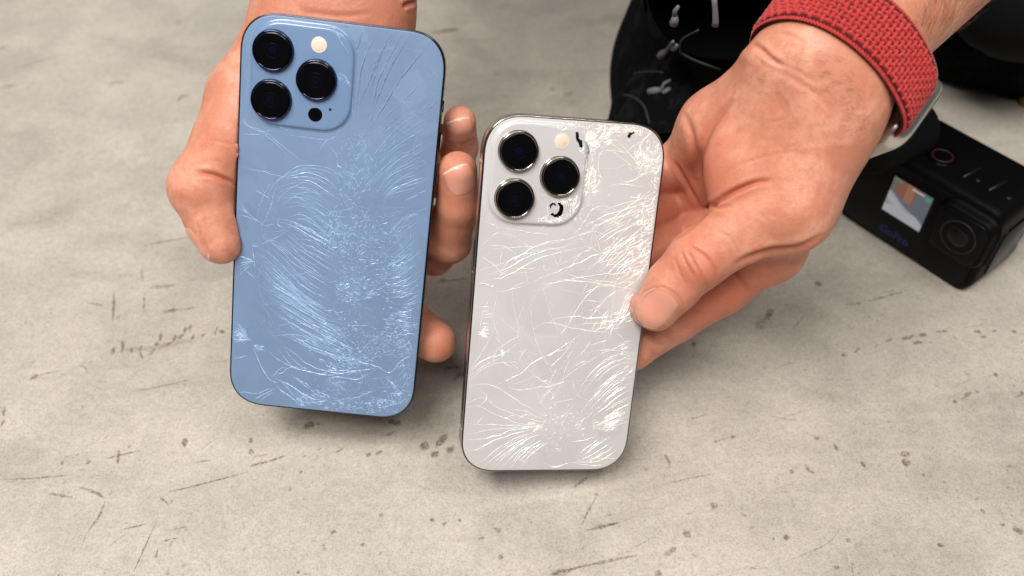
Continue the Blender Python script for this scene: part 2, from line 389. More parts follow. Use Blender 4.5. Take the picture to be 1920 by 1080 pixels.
def build_phone(kind, fr, w, h, label, mats, lenses, plate, flash, lidar, ring_r, extras):
    mg, mframe, mring, mplate, mcrack = mats
    root = empty(kind, fr.o, label, 'phone')
    T = lambda nm, VF, m, par=root, smooth=True: mesh_obj(nm, VF[0], VF[1], m, par, smooth)
    prof = [(.62, -.42), (.34, -.30), (.10, -.42), (0, -.75), (0, -6.9), (.10, -7.25), (.40, -7.45)]
    o = T('frame', slab(fr, w, h, 15.4, prof, 16), mframe)
    T('glass_gasket', slab(fr, w, h, 15.4, [(.2, -.60), (.34, -.19), (.60, -.12), (.80, -.12)], 16), m_black)
    T('screen', slab(fr, w, h, 15.4, [(.55, -7.40), (.62, -7.62), (1.0, -7.68)], 16), m_screen)
    back = T('back_glass', slab(fr, w, h, 15.4, [(.74, -.35), (.74, -.10), (.80, -.03), (1.0, 0)], 16), mg)
    x0, x1, y0, y1 = plate; cx, cy = (x0+x1)/2, (y0+y1)/2; pw, ph_ = x1-x0, y1-y0
    pl = T('camera_plateau', slab(fr, pw, ph_, 11.5, [(-1.2, .004), (-.7, .07), (-.3, .25), (-.05, .62), (.12, .95), (.42, 1.2), (.9, 1.30), (1.6, 1.33)], 12, 2.2, cx, cy, False), mplate)
    for i, (lx, ly) in enumerate(lenses):
        R = ring_r
        ln = T('camera_lens', lathe(fr, lx, ly, [(R+.25, 1.32), (R+.06, 1.42), (R, 1.7), (R, 2.75), (R-.10, 3.0), (R-.30, 3.12), (R-.62, 3.14), (R-.85, 3.0), (R-.95, 2.7)], 64, False, False), mring)
        T('lens_glass', lathe(fr, lx, ly, [(R-.94, 2.80), (R-1.05, 2.88), (R-1.6, 2.92), (R*.5, 2.95), (.6, 2.96)], 56), m_black_glass, ln)
        T('lens_element', lathe(fr, lx, ly, [(1.7, 2.945), (1.5, 2.99), (1.1, 3.02), (.5, 3.04), (.2, 3.045)], 32), m_elem, ln)
        b_ = Bag()
        for r_ in (2.6,): b_.add(*lathe(fr, lx, ly, [(r_, 2.93), (r_+.04, 2.955), (r_+.12, 2.955), (r_+.16, 2.93)], 40, False, False))
        b_.build('lens_barrel', m_elem_ring, ln)
    fx, fy = flash
    fl = T('flash', lathe(fr, fx, fy, [(3.0, 1.30), (2.95, 1.42), (2.72, 1.46), (2.62, 1.38), (2.55, 1.40), (2.2, 1.55), (1.2, 1.66), (.3, 1.68)], 40), m_flash)
    if extras.get('amber'):
        T('flash_emitter', lathe(fr, fx+.55, fy-.2, [(.95, 1.64), (.8, 1.72), (.3, 1.74)], 20), m_amber, fl)
    lx, ly = lidar
    if not extras.get('broken'):
        T('depth_sensor', lathe(fr, lx, ly, [(2.75, 1.32), (2.7, 1.37), (2.5, 1.375), (.4, 1.38)], 40), m_black_glass)
        T('microphone_hole', lathe(fr, lx+5.6, ly+2.6, [(.55, 1.33), (.5, 1.345), (.1, 1.345)], 12), m_black)
    # antenna bands and buttons on the frame sides
    def side_block(nm, sx, yc, L, m, out=.12, wz=2.6, zc=-3.8):
        e = w/2 * sx; V = []
        o2 = rr_outline(L, wz, min(wz, L)*.48, 5, 2)
        for k, ins in ((0, 0), (1, .12)):
            for a, b in o2:
                s_ = 1 - (ins*2/min(L, wz)) if k else 1
                V.append((e + sx*(out if k else -.3), yc + a*s_, zc + b*s_))
        m_ = len(o2); Fc = [(i, (i+1) % m_, m_+(i+1) % m_, m_+i) for i in range(m_)] + [tuple(m_+i for i in range(m_))]
        mesh_obj(nm, fr.w(V), Fc, m, root, True)
    for nm, sx, yc, L in extras['buttons']: side_block(nm, sx, yc, L, mframe, .45)
    for sx, yc in extras['bands']:
        e = sx*(w/2); bx = [(e-.2*sx, yc-.4), (e+.02*sx, yc-.4), (e+.02*sx, yc+.4), (e-.2*sx, yc+.4)]
        V = [(a, b, z) for z in (-.78, -6.8) for a, b in bx]
        mesh_obj('antenna_band', fr.w(V), [(0,1,5,4), (1,2,6,5), (2,3,7,6), (3,0,4,7)], mcrack[1], root, False)
    return root, back, pl

m_blue = glass_back('frosted_blue_glass', (.178, .262, .415), .36)
m_bluep = glass_back('blue_plateau_glass', (.170, .262, .43), .20, 0)
m_blue_frame = mat('polished_dark_blue_steel', (.07, .085, .13), .10, 1.0)
m_blue_ring = mat('dark_blue_lens_ring', (.045, .05, .095), .07, 1.0)
m_blue_crack = mat('blue_crack_edges', (.345, .495, .73), .3, coat=.25, ior=1.5)
m_blue_fine = mat('blue_fine_crack_edges', (.25, .37, .575), .3, coat=.2, ior=1.5)
m_blue_dark = mat('blue_crack_shade', (.12, .185, .32), .4)  # darker blue for the shade painted along the cracks
m_band = mat('antenna_band_blue', (.20, .25, .33), .4)
m_white = glass_back('frosted_silver_glass', (.575, .548, .545), .34)
m_whitep = glass_back('silver_plateau_glass', (.555, .54, .55), .18, 0)
m_steel = mat('polished_steel', (.50, .46, .42), .10, 1.0)
m_steel_ring = mat('steel_lens_ring', (.32, .30, .25), .12, 1.0)
m_white_crack = mat('white_crack_edges', (.93, .90, .85), .22, coat=.6, ior=1.5)
m_white_fine = mat('white_fine_crack_edges', (.68, .655, .64), .28, coat=.5, ior=1.5)
m_white_dark = mat('white_crack_shade_gap', (.38, .36, .36), .4)  # grey for shade painted along the cracks, and a few dark lines
m_band2 = mat('antenna_band_white', (.62, .60, .57), .4)

LB = [FB.pix(510.5, 95, 3.0), FB.pix(592, 150.5, 3.0), FB.pix(507, 187.5, 3.0)]
LS = [FS.pix(973.5, 284, 3.0), FS.pix(1051.5, 332, 3.0), FS.pix(966, 373.5, 3.0)]
blue_root, blue_back, blue_plate = build_phone('blue_phone', FB, 78.1, 160.8,
    'larger blue phone with a shattered back, held in the hand on the left',
    (m_blue, m_blue_frame, m_blue_ring, m_bluep, (None, m_band)), LB, (-33.9, 4.2, 38.9, 77.6), FB.pix(598, 84, 1.5), FB.pix(591, 215, 1.4), 7.65,
    dict(buttons=[('volume_button', 1, 26, 10), ('volume_button', 1, 39, 10), ('mute_switch', 1, 53, 5), ('power_button', -1, 20, 15)], bands=[(-1, 62), (1, 60), (1, -60), (-1, -62)]))
white_root, white_back, white_plate = build_phone('silver_phone', FS, 71.5, 146.7,
    'smaller silver white phone with a cracked back, pinched under the thumb on the right',
    (m_white, m_steel, m_steel_ring, m_whitep, (None, m_band2)), LS, (-32.7, 4.0, 32.4, 71.0), FS.pix(1054, 265, 1.5), FS.pix(1043, 394, 1.4), 7.6,
    dict(amber=True, broken=True, buttons=[('power_button', -1, 18, 15), ('volume_button', 1, 24, 10), ('volume_button', 1, 37, 10)], bands=[(-1, 55), (1, 55), (1, -55), (-1, -55)]))

# ---- cracks: real ridges of splintered glass on the back glass, with dark ribbons painting their shade
class Cracks:
    def __init__(s, fr, w, h, plate, lenses, discs):
        s.fr, s.w, s.h, s.plate, s.lenses, s.discs = fr, w, h, plate, lenses, discs
        s.bags = {'main': Bag(), 'fine': Bag(), 'dark': Bag()}
        s.r = np.random.default_rng(11); s.kink = .14; s.gap = .45; s.sprd = .5
    def inside(s, q):
        x, y = np.abs(q[:, 0]), np.abs(q[:, 1]); m = 1.05; R = 14.4
        ok = (x < s.w/2-m) & (y < s.h/2-m)
        cx, cy = s.w/2-m-R, s.h/2-m-R
        d = (np.clip((x-cx)/R, 0, None)**2.35 + np.clip((y-cy)/R, 0, None)**2.35)
        return ok & (d < 1)
    def height(s, q):
        x0, x1, y0, y1 = s.plate; hx, hy = (x1-x0)/2, (y1-y0)/2; R = 11.5
        x, y = np.abs(q[:, 0]-(x0+x1)/2), np.abs(q[:, 1]-(y0+y1)/2)
        dx, dy = np.clip(x-(hx-R), 0, None), np.clip(y-(hy-R), 0, None)
        d = np.sqrt(dx**2+dy**2) - R
        t = np.clip((.9 - d) / 2.0, 0, 1)
        return 1.33 * t*t*(3-2*t)
    def line(s, q, w=.30, bag='main', jit=.05, step=.9, taper=.35, smooth=True, hgt=.42):
        q = np.asarray(q, float)
        c = catmull(q, step) if smooth else q
        n = len(c)
        if n < 2: return
        kk = max(2, int(n*step/2.4)); kn = s.r.normal(0, s.kink, (kk+1, 2)); tk = np.linspace(0, kk, n)
        c = c + np.column_stack([np.interp(tk, np.arange(kk+1), kn[:, 0]), np.interp(tk, np.arange(kk+1), kn[:, 1])]) * (1 if n > 5 else 0)
        c = c + s.r.normal(0, jit, c.shape) * .6
        ok = s.inside(c)
        for L in s.lenses: ok &= np.hypot(*(c - L).T) > 8.3
        for (dx, dy, dr) in s.discs: ok &= np.hypot(c[:, 0]-dx, c[:, 1]-dy) > dr
        tt = np.linspace(0, 1, n); prof = np.clip(np.minimum(tt, 1-tt) / max(taper, .01), .25, 1)
        wid = w * prof * np.clip(1 + .35*s.r.standard_normal(n), .45, 1.7) * .5
        i = 0
        while i < n:
            if not ok[i]: i += 1; continue
            j = i
            while j+1 < n and ok[j+1]: j += 1
            if j > i:
                s._rib(c[i:j+1], wid[i:j+1], bag, hgt)
                if bag == 'main' and j - i > 3 and s.r.random() < s.gap: s._rib(c[i:j+1] + s.r.choice([-1, 1])*np.array([.8, .6])*w*.75, wid[i:j+1]*.75, 'dark', .12)  # offset dark ribbon paints the ridge's shadow
            i = j+1
    def _rib(s, c, wd, bag, hgt):
        t = np.gradient(c, axis=0); t /= np.linalg.norm(t, axis=1)[:, None] + 1e-9
        nn = np.stack([-t[:, 1], t[:, 0]], 1); z = s.height(c); n = len(c)
        off = s.r.uniform(-.5, .5)
        A = np.column_stack([c - nn*wd[:, None], z - .01])
        B = np.column_stack([c + nn*(off*wd)[:, None], z + wd*2*hgt + .004])
        D = np.column_stack([c + nn*wd[:, None], z - .01])
        V = s.fr.w(np.vstack([A, B, D])); Fc = []
        for i in range(n-1):
            Fc += [(i+1, i, n+i, n+i+1), (n+i+1, n+i, 2*n+i, 2*n+i+1)]
        s.bags[bag].add(V, Fc)
    def px(s, pts): return np.array([s.fr.pix(x, y) for x, y in pts])
    def fam(s, guides, n, w=.26, bag='main', wob=.35, trim=.25, gran=2.2, alt=None, drop=.0):
        """fan of cracks interpolated between neighbouring traced ones"""
        G = []
        for gd in guides:
            c = catmull(s.px(gd), 1.0); L = np.linspace(0, len(c)-1, 40)
            G.append(np.array([np.interp(L, np.arange(len(c)), c[:, k]) for k in (0, 1)]).T)
        for a, b in zip(G[:-1], G[1:]):
            for k in range(n):
                t = (k + s.r.uniform(.15, .85)) / n
                if s.r.random() < drop: continue
                c = a*(1-t) + b*t
                i0 = int(40*s.r.uniform(0, trim)); i1 = 40 - int(40*s.r.uniform(0, trim))
                c = c[i0:i1]
                ph = s.r.uniform(0, 6.28); fr_ = s.r.uniform(.15, .5); am = wob*s.r.uniform(.3, 1)
                tg = np.gradient(c, axis=0); nn = np.stack([-tg[:, 1], tg[:, 0]], 1); nn /= np.linalg.norm(nn, axis=1)[:, None]+1e-9
                c = c + nn*(am*np.sin(ph + fr_*np.arange(len(c))))[:, None]
                bg_ = bag if alt is None or s.r.random() > alt[1] else alt[0]
                s.line(c[::2], w*s.r.uniform(.6, 1.25), bg_, .06, 1.0, .3)
                # small cross links
                if s.r.random() < .30:
                    i = s.r.integers(2, len(c)-3); d = (b-a)[min(i, 39)]; d = d/ (np.linalg.norm(d)+1e-9)
                    s.line([c[i], c[i] + d*s.r.uniform(.8, gran) + s.r.normal(0, .3, 2)], w*.7, 'fine', .03, .6)
    def grains(s, cx, cy, rx, ry, n, L, ang, spread, w=.2, bag='main', hole=None, dens=1.0, **k_):
        spread *= s.sprd
        """splinters: short kinked cracks filling an elliptical patch (pixels of the photograph)"""
        k = 0
        while k < n:
            x, y = s.r.uniform(-1, 1, 2); rr = math.hypot(x, y)
            if rr > 1 or s.r.random() > (1-rr)**.4 * dens: k += .25; continue
            X, Y = cx + x*rx, cy + y*ry; k += 1
            if hole and math.hypot((X-hole[0])/hole[2], (Y-hole[1])/hole[3]) < 1: continue
            q = s.fr.pix(X, Y); a = (ang(X, Y) if callable(ang) else ang) + s.r.normal(0, spread) + (1.15 if s.r.random() < .28 else 0); l_ = L*s.r.uniform(.4, 1.5)
            d = np.array([math.cos(a), math.sin(a)]); e = np.array([-d[1], d[0]])
            s.line([q - d*l_/2, q + e*s.r.normal(0, .10)*l_, q + d*l_/2], w*s.r.uniform(.6, 1.4), bag, .0, .7, .4, False)
    def crackle(s, pts, n, w=.18, bag='fine', k=2, far=14, keep=.62, mix=.7):
        """irregular polygons: every seed in the area is joined to its nearest neighbours"""
        from mathutils.geometry import delaunay_2d_cdt
        q = s.px(pts); lo, hi = q.min(0), q.max(0); pts_ = []
        while len(pts_) < n:
            c = s.r.uniform(lo, hi); ins = False; j = len(q)-1
            for i in range(len(q)):
                if (q[i, 1] > c[1]) != (q[j, 1] > c[1]) and c[0] < (q[j, 0]-q[i, 0])*(c[1]-q[i, 1])/(q[j, 1]-q[i, 1])+q[i, 0]: ins = not ins
                j = i
            if ins: pts_.append(Vector(c))
        v, e, f, *_ = delaunay_2d_cdt(pts_, [], [], 0, 1e-4)
        for a, b in e:
            A, B = np.array(v[a]), np.array(v[b])
            if np.linalg.norm(A-B) < far and s.r.random() < keep:
                s.line([A, (A+B)/2 + s.r.normal(0, .5, 2), B], w*s.r.uniform(.5, 1.3), bag if s.r.random() < mix else 'main', .02, .9, .12)
    def build(s, parent, mm):
        for (k, nm) in (('main', 'crack_ridges'), ('fine', 'fine_cracks'), ('dark', 'crack_shade_and_gaps')):
            if s.bags[k].n:
                o = s.bags[k].build(nm, mm[k], parent, False); o['kind'] = 'stuff'

def z1(x, y): return (400 + x/2.7, y/2.7)
def z2(x, y): return (400 + x/2.571, 380 + y/2.571)
def z3(x, y): return (850 + x/3.086, 190 + y/3.086)
def z4(x, y): return (850 + x/2.843, 520 + y/2.843)
def Z(f_, *a): return [f_(a[i], a[i+1]) for i in range(0, len(a), 2)]

C1 = Cracks(FB, 78.1, 160.8, (-33.9, 4.2, 38.9, 77.6), LB, [(*FB.pix(598, 84, 1.5), 3.2), (*FB.pix(591, 215, 1.4), 3.0)])
L = lambda pts, w=.28, bag='main', **k: C1.line(C1.px(pts), w, bag, **k)
# top right quarter
L(Z(z1, 560,120, 610,140, 640,190, 665,235, 690,268), .5); L(Z(z1, 640,190, 600,150, 620,118), .25)
L(Z(z1, 690,268, 730,262, 770,240), .2, 'fine'); L(Z(z1, 700,285, 735,300), .2, 'fine'); L(Z(z1, 615,170, 640,140, 700,130, 800,130), .2, 'fine')
for pts in (Z(z1, 755,160, 738,210, 715,270), Z(z1, 845,150, 790,240, 750,340, 735,450, 715,560, 700,600), Z(z1, 930,160, 850,270, 815,390, 780,490), Z(z1, 965,160, 890,290, 830,420, 800,560, 770,600),
            Z(z1, 1010,165, 930,280, 870,400, 830,500, 795,620), Z(z1, 1115,190, 1035,290, 940,410, 860,540, 800,640, 755,700), Z(z1, 900,170, 830,300, 795,400, 740,520)):
    L(pts, .30, 'fine', hgt=.6); L([(x+1.2, y+.3) for x, y in pts], .22, 'dark')  # shifted dark copy paints the shaded side of each crack
for pts in (Z(z1, 1038,292, 1110,365, 1165,410), Z(z1, 1172,350, 1100,385, 990,480, 880,590, 800,670), Z(z1, 1168,455, 1060,510, 920,600, 840,690, 775,790),
            Z(z1, 1160,480, 1090,530, 960,600, 850,690, 790,790), Z(z1, 1150,570, 1000,650, 890,740, 800,860), Z(z1, 1145,610, 1040,670, 930,740, 850,830),
            Z(z1, 1085,515, 1120,560, 1150,590), Z(z1, 1150,500, 1080,560, 1000,600)):
    L(pts, .26, 'fine', hgt=.6)
C1.fam([Z(z1, 1150,560, 1010,640, 900,720, 800,820, 760,900), Z(z1, 1135,720, 1020,780, 900,850, 820,930, 760,980), Z(z1, 1120,840, 1010,880, 900,940, 850,1000, 800,1040),
        Z(z1, 1110,935, 1000,980, 890,1010, 860,1060, 800,1100)], 5, .26, 'main', alt=('fine', .5), trim=.2)
C1.fam([Z(z2, 1045,10, 980,30, 920,60, 860,120, 780,170), Z(z2, 1035,100, 960,180, 900,240, 850,270, 780,300), Z(z2, 1015,230, 950,290, 900,330, 840,340, 790,350),
        Z(z2, 1010,330, 950,380, 900,410, 860,420, 800,430), Z(z2, 1000,420, 950,450, 905,460, 860,460, 830,455)], 10, .25, 'main', wob=.25, trim=.3, alt=('fine', .45))
C1.fam([Z(z2, 1000,430, 950,460, 900,470, 880,475), Z(z2, 990,520, 950,530, 905,530, 880,520), Z(z2, 985,600, 940,590, 890,570, 860,560), Z(z2, 975,650, 930,660, 880,690, 850,700)], 9, .25, 'main', wob=.2, trim=.3, alt=('fine', .3))
# arcs left of the centre
C1.fam([Z(z1, 655,900, 610,840, 560,820, 480,815, 400,825, 340,885, 270,960, 225,1060), Z(z1, 650,960, 590,900, 520,870, 440,865, 380,875, 325,910), ], 2, .26, trim=.1)
C1.fam([Z(z1, 650,960, 560,880, 480,865, 380,880, 325,910), Z(z1, 640,1000, 560,940, 480,900, 400,900, 330,930), Z(z1, 640,1060, 560,1000, 480,955, 390,955, 310,985), Z(z1, 640,1110, 560,1060, 480,1020, 400,1010, 300,1020)], 3, .28, trim=.22)
for pts in (Z(z1, 130,840, 230,865, 330,890, 420,905), Z(z1, 325,895, 270,960, 235,1040, 215,1120), Z(z1, 335,905, 300,1000, 290,1060, 300,1110), Z(z1, 130,600, 200,650, 270,690, 350,760, 395,820),
            Z(z1, 150,620, 260,670, 330,720, 430,800, 470,815), Z(z1, 140,680, 220,680, 260,690), Z(z1, 500,815, 540,760, 575,715, 620,690, 650,640, 700,620), Z(z1, 575,720, 620,790, 640,850),
            Z(z1, 350,680, 440,690, 560,705, 640,700), Z(z1, 320,620, 350,650, 400,655), Z(z1, 130,1020, 160,1060, 190,1080), Z(z1, 700,470, 705,560, 720,600)):
    L(pts, .32)
L(Z(z1, 130,605, 180,640, 240,665, 300,660), .45); L(Z(z1, 155,600, 170,640), .4); L(Z(z1, 630,375, 665,380, 690,430, 705,470), .45); L(Z(z1, 625,360, 640,395, 665,400), .4)
C1.grains(560+83, 150, 12, 14, 16, 1.6, 1.2, .8, .25)
# centre: splinters
up = lambda x, y: math.radians(-58) + (x-660)*.004
C1.grains(*z1(720, 850), 42, 75, 150, 2.6, lambda x, y: math.radians(55 if x > 668 else 110), .5, .24, 'main')
C1.grains(*z1(720, 960), 52, 60, 170, 2.2, lambda x, y: math.radians(40 if x > 665 else 130), .6, .22, 'fine')
C1.grains(*z2(640, 130), 55, 52, 230, 1.7, math.radians(60), .8, .30, 'main')
C1.grains(*z2(600, 150), 24, 34, 70, 1.1, math.radians(60), .8, .36, 'main')
C1.grains(*z2(760, 230), 62, 72, 330, 1.9, math.radians(25), .9, .20, 'fine')
C1.grains(*z2(760, 260), 66, 74, 240, 1.6, math.radians(20), .9, .24, 'main')
C1.grains(*z2(680, 420), 42, 30, 150, 1.8, math.radians(0), .9, .28, 'main')
C1.grains(*z2(740, 560), 62, 66, 520, 1.2, math.radians(20), 1.2, .20, 'main', hole=(*z2(755, 545), 38, 32))
C1.grains(*z2(755, 545), 42, 36, 260, .7, 0, 1.6, .16, 'fine')
C1.grains(*z2(820, 700), 46, 30, 240, 1.1, math.radians(30), 1.2, .18, 'main')
C1.grains(*z2(900, 600), 32, 40, 130, 1.8, math.radians(-10), .5, .24, 'main')
# the big left fan
LG = [Z(z2, 300,80, 380,90, 470,140, 560,190, 620,230), Z(z2, 240,150, 330,210, 430,300, 540,370, 600,400), Z(z2, 205,235, 300,310, 420,430, 530,500, 610,540),
      Z(z2, 205,275, 280,370, 400,460, 520,550, 640,590), Z(z2, 220,395, 320,460, 440,530, 560,600, 680,680), Z(z2, 250,485, 320,545, 450,625, 580,685, 720,745),
      Z(z2, 262,615, 350,645, 470,705, 600,755, 780,795)]
C1.fam(LG, 11, .23, 'main', wob=.22, trim=.22, alt=('fine', .25))
for gd in LG: L(gd, .36)
for pts in (Z(z2, 290,640, 380,720, 480,790, 600,820, 780,800), Z(z2, 250,700, 320,760, 420,805, 560,830, 650,800), Z(z2, 370,830, 430,875, 500,925), Z(z2, 260,610, 300,640, 420,640, 560,700),
            Z(z2, 290,600, 400,580, 500,600), Z(z2, 330,690, 400,770, 500,830), Z(z2, 480,860, 560,810, 700,810, 790,795)):
    L(pts, .30)
z5 = lambda x, y: (290 + x/1.515, y/1.515)
C1.fam([Z(z5, 340,560, 400,545, 450,580, 490,620, 530,650), Z(z5, 355,605, 420,600, 480,640, 520,680), Z(z5, 370,650, 430,650, 490,690, 520,710), Z(z5, 390,715, 440,715, 500,745, 540,760), Z(z5, 330,640, 400,720, 470,770, 520,800)], 3, .28, 'main', wob=.3, trim=.2)
C1.fam([Z(z2, 440,470, 520,560, 600,600, 660,700), Z(z2, 400,580, 500,660, 600,720, 740,790)], 7, .22, 'main', wob=.25, trim=.35)
C1.grains(*z2(560, 640), 62, 50, 60, 2.6, math.radians(-32), .18, .32, 'main')
C1.grains(*z2(640, 760), 52, 26, 170, 2.2, math.radians(-12), .4, .28, 'main')
# left edge
for x, y in ((105, 255), (103, 275), (104, 300), (104, 320), (106, 345), (110, 372), (103, 262)):
    L(Z(z2, 195, 284, 150, (y+284)/2 - 4, x, y), .28)
L(Z(z2, 185,210, 190,250, 195,285, 205,330), .4); L(Z(z2, 190,215, 225,205, 260,188, 320,160, 372,125), .34); L(Z(z2, 150,320, 180,350, 205,375), .34)
L(Z(z2, 185,205, 215,215), .5); L(Z(z2, 110,20, 160,45, 200,80, 250,112), .34); L(Z(z2, 118,60, 170,70, 240,105), .30); L(Z(z2, 130,30, 180,62), .45, 'fine')
L(Z(z2, 240,105, 265,50, 280,0, 300,-40), .3); L(Z(z2, 250,110, 290,105), .3); L(Z(z2, 350,125, 310,100, 320,60), .3); L(Z(z2, 215,160, 230,200, 240,300, 215,380, 250,500, 300,600, 330,640), .3, 'fine')
for y in (570, 585, 598, 612, 625, 640, 652, 665, 676):
    L(Z(z2, 180, 664, 140, (y*.55+664*.45)-6, 98, y), .30)
C1.grains(*z2(125, 640), 14, 14, 60, 2.4, math.radians(-35), .3, .26, 'main')
L(Z(z2, 98,752, 130,748, 162,735), .4); L(Z(z2, 170,665, 190,600, 250,510), .26, 'fine'); L(Z(z2, 180,660, 230,590, 270,540), .22, 'fine'); L(Z(z2, 265,540, 240,500, 290,480), .26)
# bottom left
L(Z(z2, 195,690, 215,760, 245,815, 270,855, 310,870), .55); L(Z(z2, 190,690, 250,715), .5); L(Z(z2, 195,712, 245,700), .45); C1.grains(*z2(218, 703), 12, 7, 16, 1.8, .3, .6, .34)
L(Z(z2, 300,845, 400,900, 480,945, 555,955), .5); L(Z(z2, 290,870, 350,920, 420,970), .5); L(Z(z2, 320,850, 380,920, 440,980), .42); L(Z(z2, 330,860, 420,915, 470,985), .36)
L(Z(z2, 110,922, 150,913, 205,922, 250,905, 300,890, 325,875), .38); L(Z(z2, 185,965, 240,925, 300,900), .34); L(Z(z2, 215,965, 260,930, 300,905), .3); L(Z(z2, 270,850, 320,805, 350,795), .34)
L(Z(z2, 280,830, 330,820, 355,800, 420,790), .3); L(Z(z2, 375,830, 440,870, 490,910), .42); L(Z(z2, 300,690, 380,790, 460,800), .3)
C1.grains(*z2(470, 940), 38, 16, 80, 2.4, math.radians(-35), .5, .30, 'main')
C1.grains(*z2(430, 965), 14, 8, 26, 1.4, math.radians(-35), .8, .4, 'main')
# bottom
L(Z(z2, 590,945, 680,942, 750,915, 800,880), .45); L(Z(z2, 520,880, 560,850, 600,840, 700,850, 790,800), .3); L(Z(z2, 560,850, 600,900, 590,950), .28); L(Z(z2, 640,830, 600,870, 640,910, 650,940), .25)
L(Z(z2, 830,845, 870,880, 905,918), .7); L(Z(z2, 905,905, 945,912), .45); L(Z(z2, 905,900, 935,850, 925,800), .3); L(Z(z2, 800,800, 850,820, 900,770, 970,720), .34); L(Z(z2, 700,780, 720,850, 690,900), .26)
L(Z(z2, 640,690, 700,760, 810,800, 840,850), .3); L(Z(z2, 890,700, 920,690, 960,650), .4)
C1.grains(*z2(660, 870), 62, 24, 120, 2.4, math.radians(60), .9, .20, 'fine'); C1.grains(*z2(700, 980), 66, 16, 150, 1.6, math.radians(15), .9, .24, 'main')
C1.grains(*z2(870, 960), 34, 26, 130, 1.3, math.radians(40), 1.2, .26, 'main'); C1.grains(*z2(885, 920), 9, 8, 34, 1.0, 0, 1.5, .42, 'main'); C1.grains(*z2(810, 960), 9, 4, 20, 1.0, 0, 1.5, .40, 'main')
C1.grains(*z2(930, 780), 18, 44, 90, 1.8, math.radians(60), .8, .26, 'main'); C1.grains(*z2(560, 900), 26, 24, 60, 2.2, math.radians(-60), .7, .2, 'fine')
C1.crackle(Z(z2, 520,850, 900,830, 960,700, 950,900, 900,1000, 560,960), 46, .18)
C1.fam([Z(z1, 1150,480, 1020,560, 880,680, 760,840, 720,960), Z(z1, 1140,640, 1000,720, 860,850, 760,960, 730,1060), Z(z1, 1115,860, 980,930, 860,1020, 780,1100)], 6, .20, 'main', wob=.25, trim=.35, alt=('fine', .5))
C1.fam([Z(z1, 640,880, 560,850, 430,850, 330,940, 260,1060), Z(z2, 620,110, 540,80, 420,60, 340,110), Z(z2, 610,230, 520,180, 440,170, 390,210)], 5, .20, 'main', wob=.3, trim=.3, alt=('fine', .5))
C1.crackle(Z(z1, 650,640, 1120,600, 1090,1060, 640,1000), 26, .16)
C1.crackle(Z(z2, 480,20, 1010,20, 960,440, 620,420), 70, .16)
C1.crackle(Z(z2, 110,-60, 480,-100, 640,60, 1010,0, 960,440, 940,760, 600,830, 260,600, 200,300), 120, .15, keep=.55, mix=.75)
C1.crackle(Z(z1, 700,180, 1140,250, 1140,640, 700,640), 16, .16, far=30, keep=.8)
C1.build(blue_back, dict(main=m_blue_crack, fine=m_blue_fine, dark=m_blue_dark))

C2 = Cracks(FS, 71.5, 146.7, (-32.7, 4.0, 32.4, 71.0), LS, [(*FS.pix(1054, 265, 1.5), 3.3)])
C2.kink = .17; C2.sprd = .8; C2.gap = .6
L = lambda pts, w=.28, bag='main', **k: C2.line(C2.px(pts), w*.76, bag, **k)
# burst near the lower edge
cl, cr = (440, 800), (740, 800)
LEFT = [Z(z4, 78,580, 150,568, 220,580, 330,650, 440,712, 500,750), Z(z4, 75,672, 165,642, 250,700, 400,752, 470,775), Z(z4, 75,692, 145,690, 230,732, 330,772, 450,795),
        Z(z4, 72,785, 200,785, 330,790, 470,800), Z(z4, 60,832, 110,830, 200,812, 330,803, 460,800), Z(z4, 55,866, 150,862, 230,845, 320,812, 450,803),
        Z(z4, 52,932, 130,915, 200,880, 320,835, 440,808), Z(z4, 105,1005, 160,975, 230,915, 330,860, 450,820), Z(z4, 140,1025, 220,960, 300,900, 400,850, 480,820),
        Z(z4, 205,1025, 260,970, 330,905, 420,850, 490,830), Z(z4, 250,1025, 320,950, 380,900, 440,860), Z(z4, 300,1020, 350,960, 410,905, 470,870), Z(z4, 350,1022, 390,970, 450,915, 500,880)]
for gd in LEFT: L(gd, .42)
for a, b in zip(LEFT[7:-1], LEFT[8:]): C2.fam([a, b], 1, .26, trim=.3)
for gd in (Z(z4, 300,708, 380,715, 470,752, 520,770), Z(z4, 330,735, 420,760, 500,778), Z(z4, 280,770, 300,740, 345,738), Z(z4, 350,755, 370,735, 420,730), Z(z4, 130,590, 180,640, 130,700), Z(z4, 160,740, 125,780),
           Z(z4, 340,965, 400,995), Z(z4, 345,968, 385,930, 440,935), Z(z4, 275,895, 300,905), Z(z4, 400,960, 450,900, 480,880), Z(z4, 480,985, 520,1008, 570,1005, 640,985)): L(gd, .36)
RIGHT = [Z(z4, 985,400, 920,408, 840,425, 760,480, 700,560, 650,640), Z(z4, 975,440, 900,440, 830,470, 750,540, 690,620), Z(z4, 972,480, 890,510, 800,580, 730,660, 680,720), Z(z4, 968,520, 880,560, 800,630, 720,710),
         Z(z4, 963,560, 880,600, 800,670, 730,730), Z(z4, 958,590, 880,635, 800,700, 740,745), Z(z4, 953,630, 870,670, 790,730), Z(z4, 948,670, 870,710, 790,760), Z(z4, 943,705, 860,745, 760,790), Z(z4, 938,735, 850,770, 750,800), Z(z4, 930,770, 850,790, 745,808)]
for gd in RIGHT: L(gd, .40)
C2.fam(RIGHT[:6], 2, .28, wob=.2, trim=.35); C2.fam(RIGHT[6:], 2, .32, wob=.2, trim=.3)
for k in range(9): L(Z(z4, 740+10*k, 800+4*k-8, 800+8*k, 790-6*k+30, 880+2*k, 760-8*k+50), .22)
C2.grains(*z4(810, 790), 28, 12, 16, 3.4, math.radians(18), .15, .22); C2.grains(*z4(430, 795), 18, 8, 26, 2.8, 0, .12, .28)
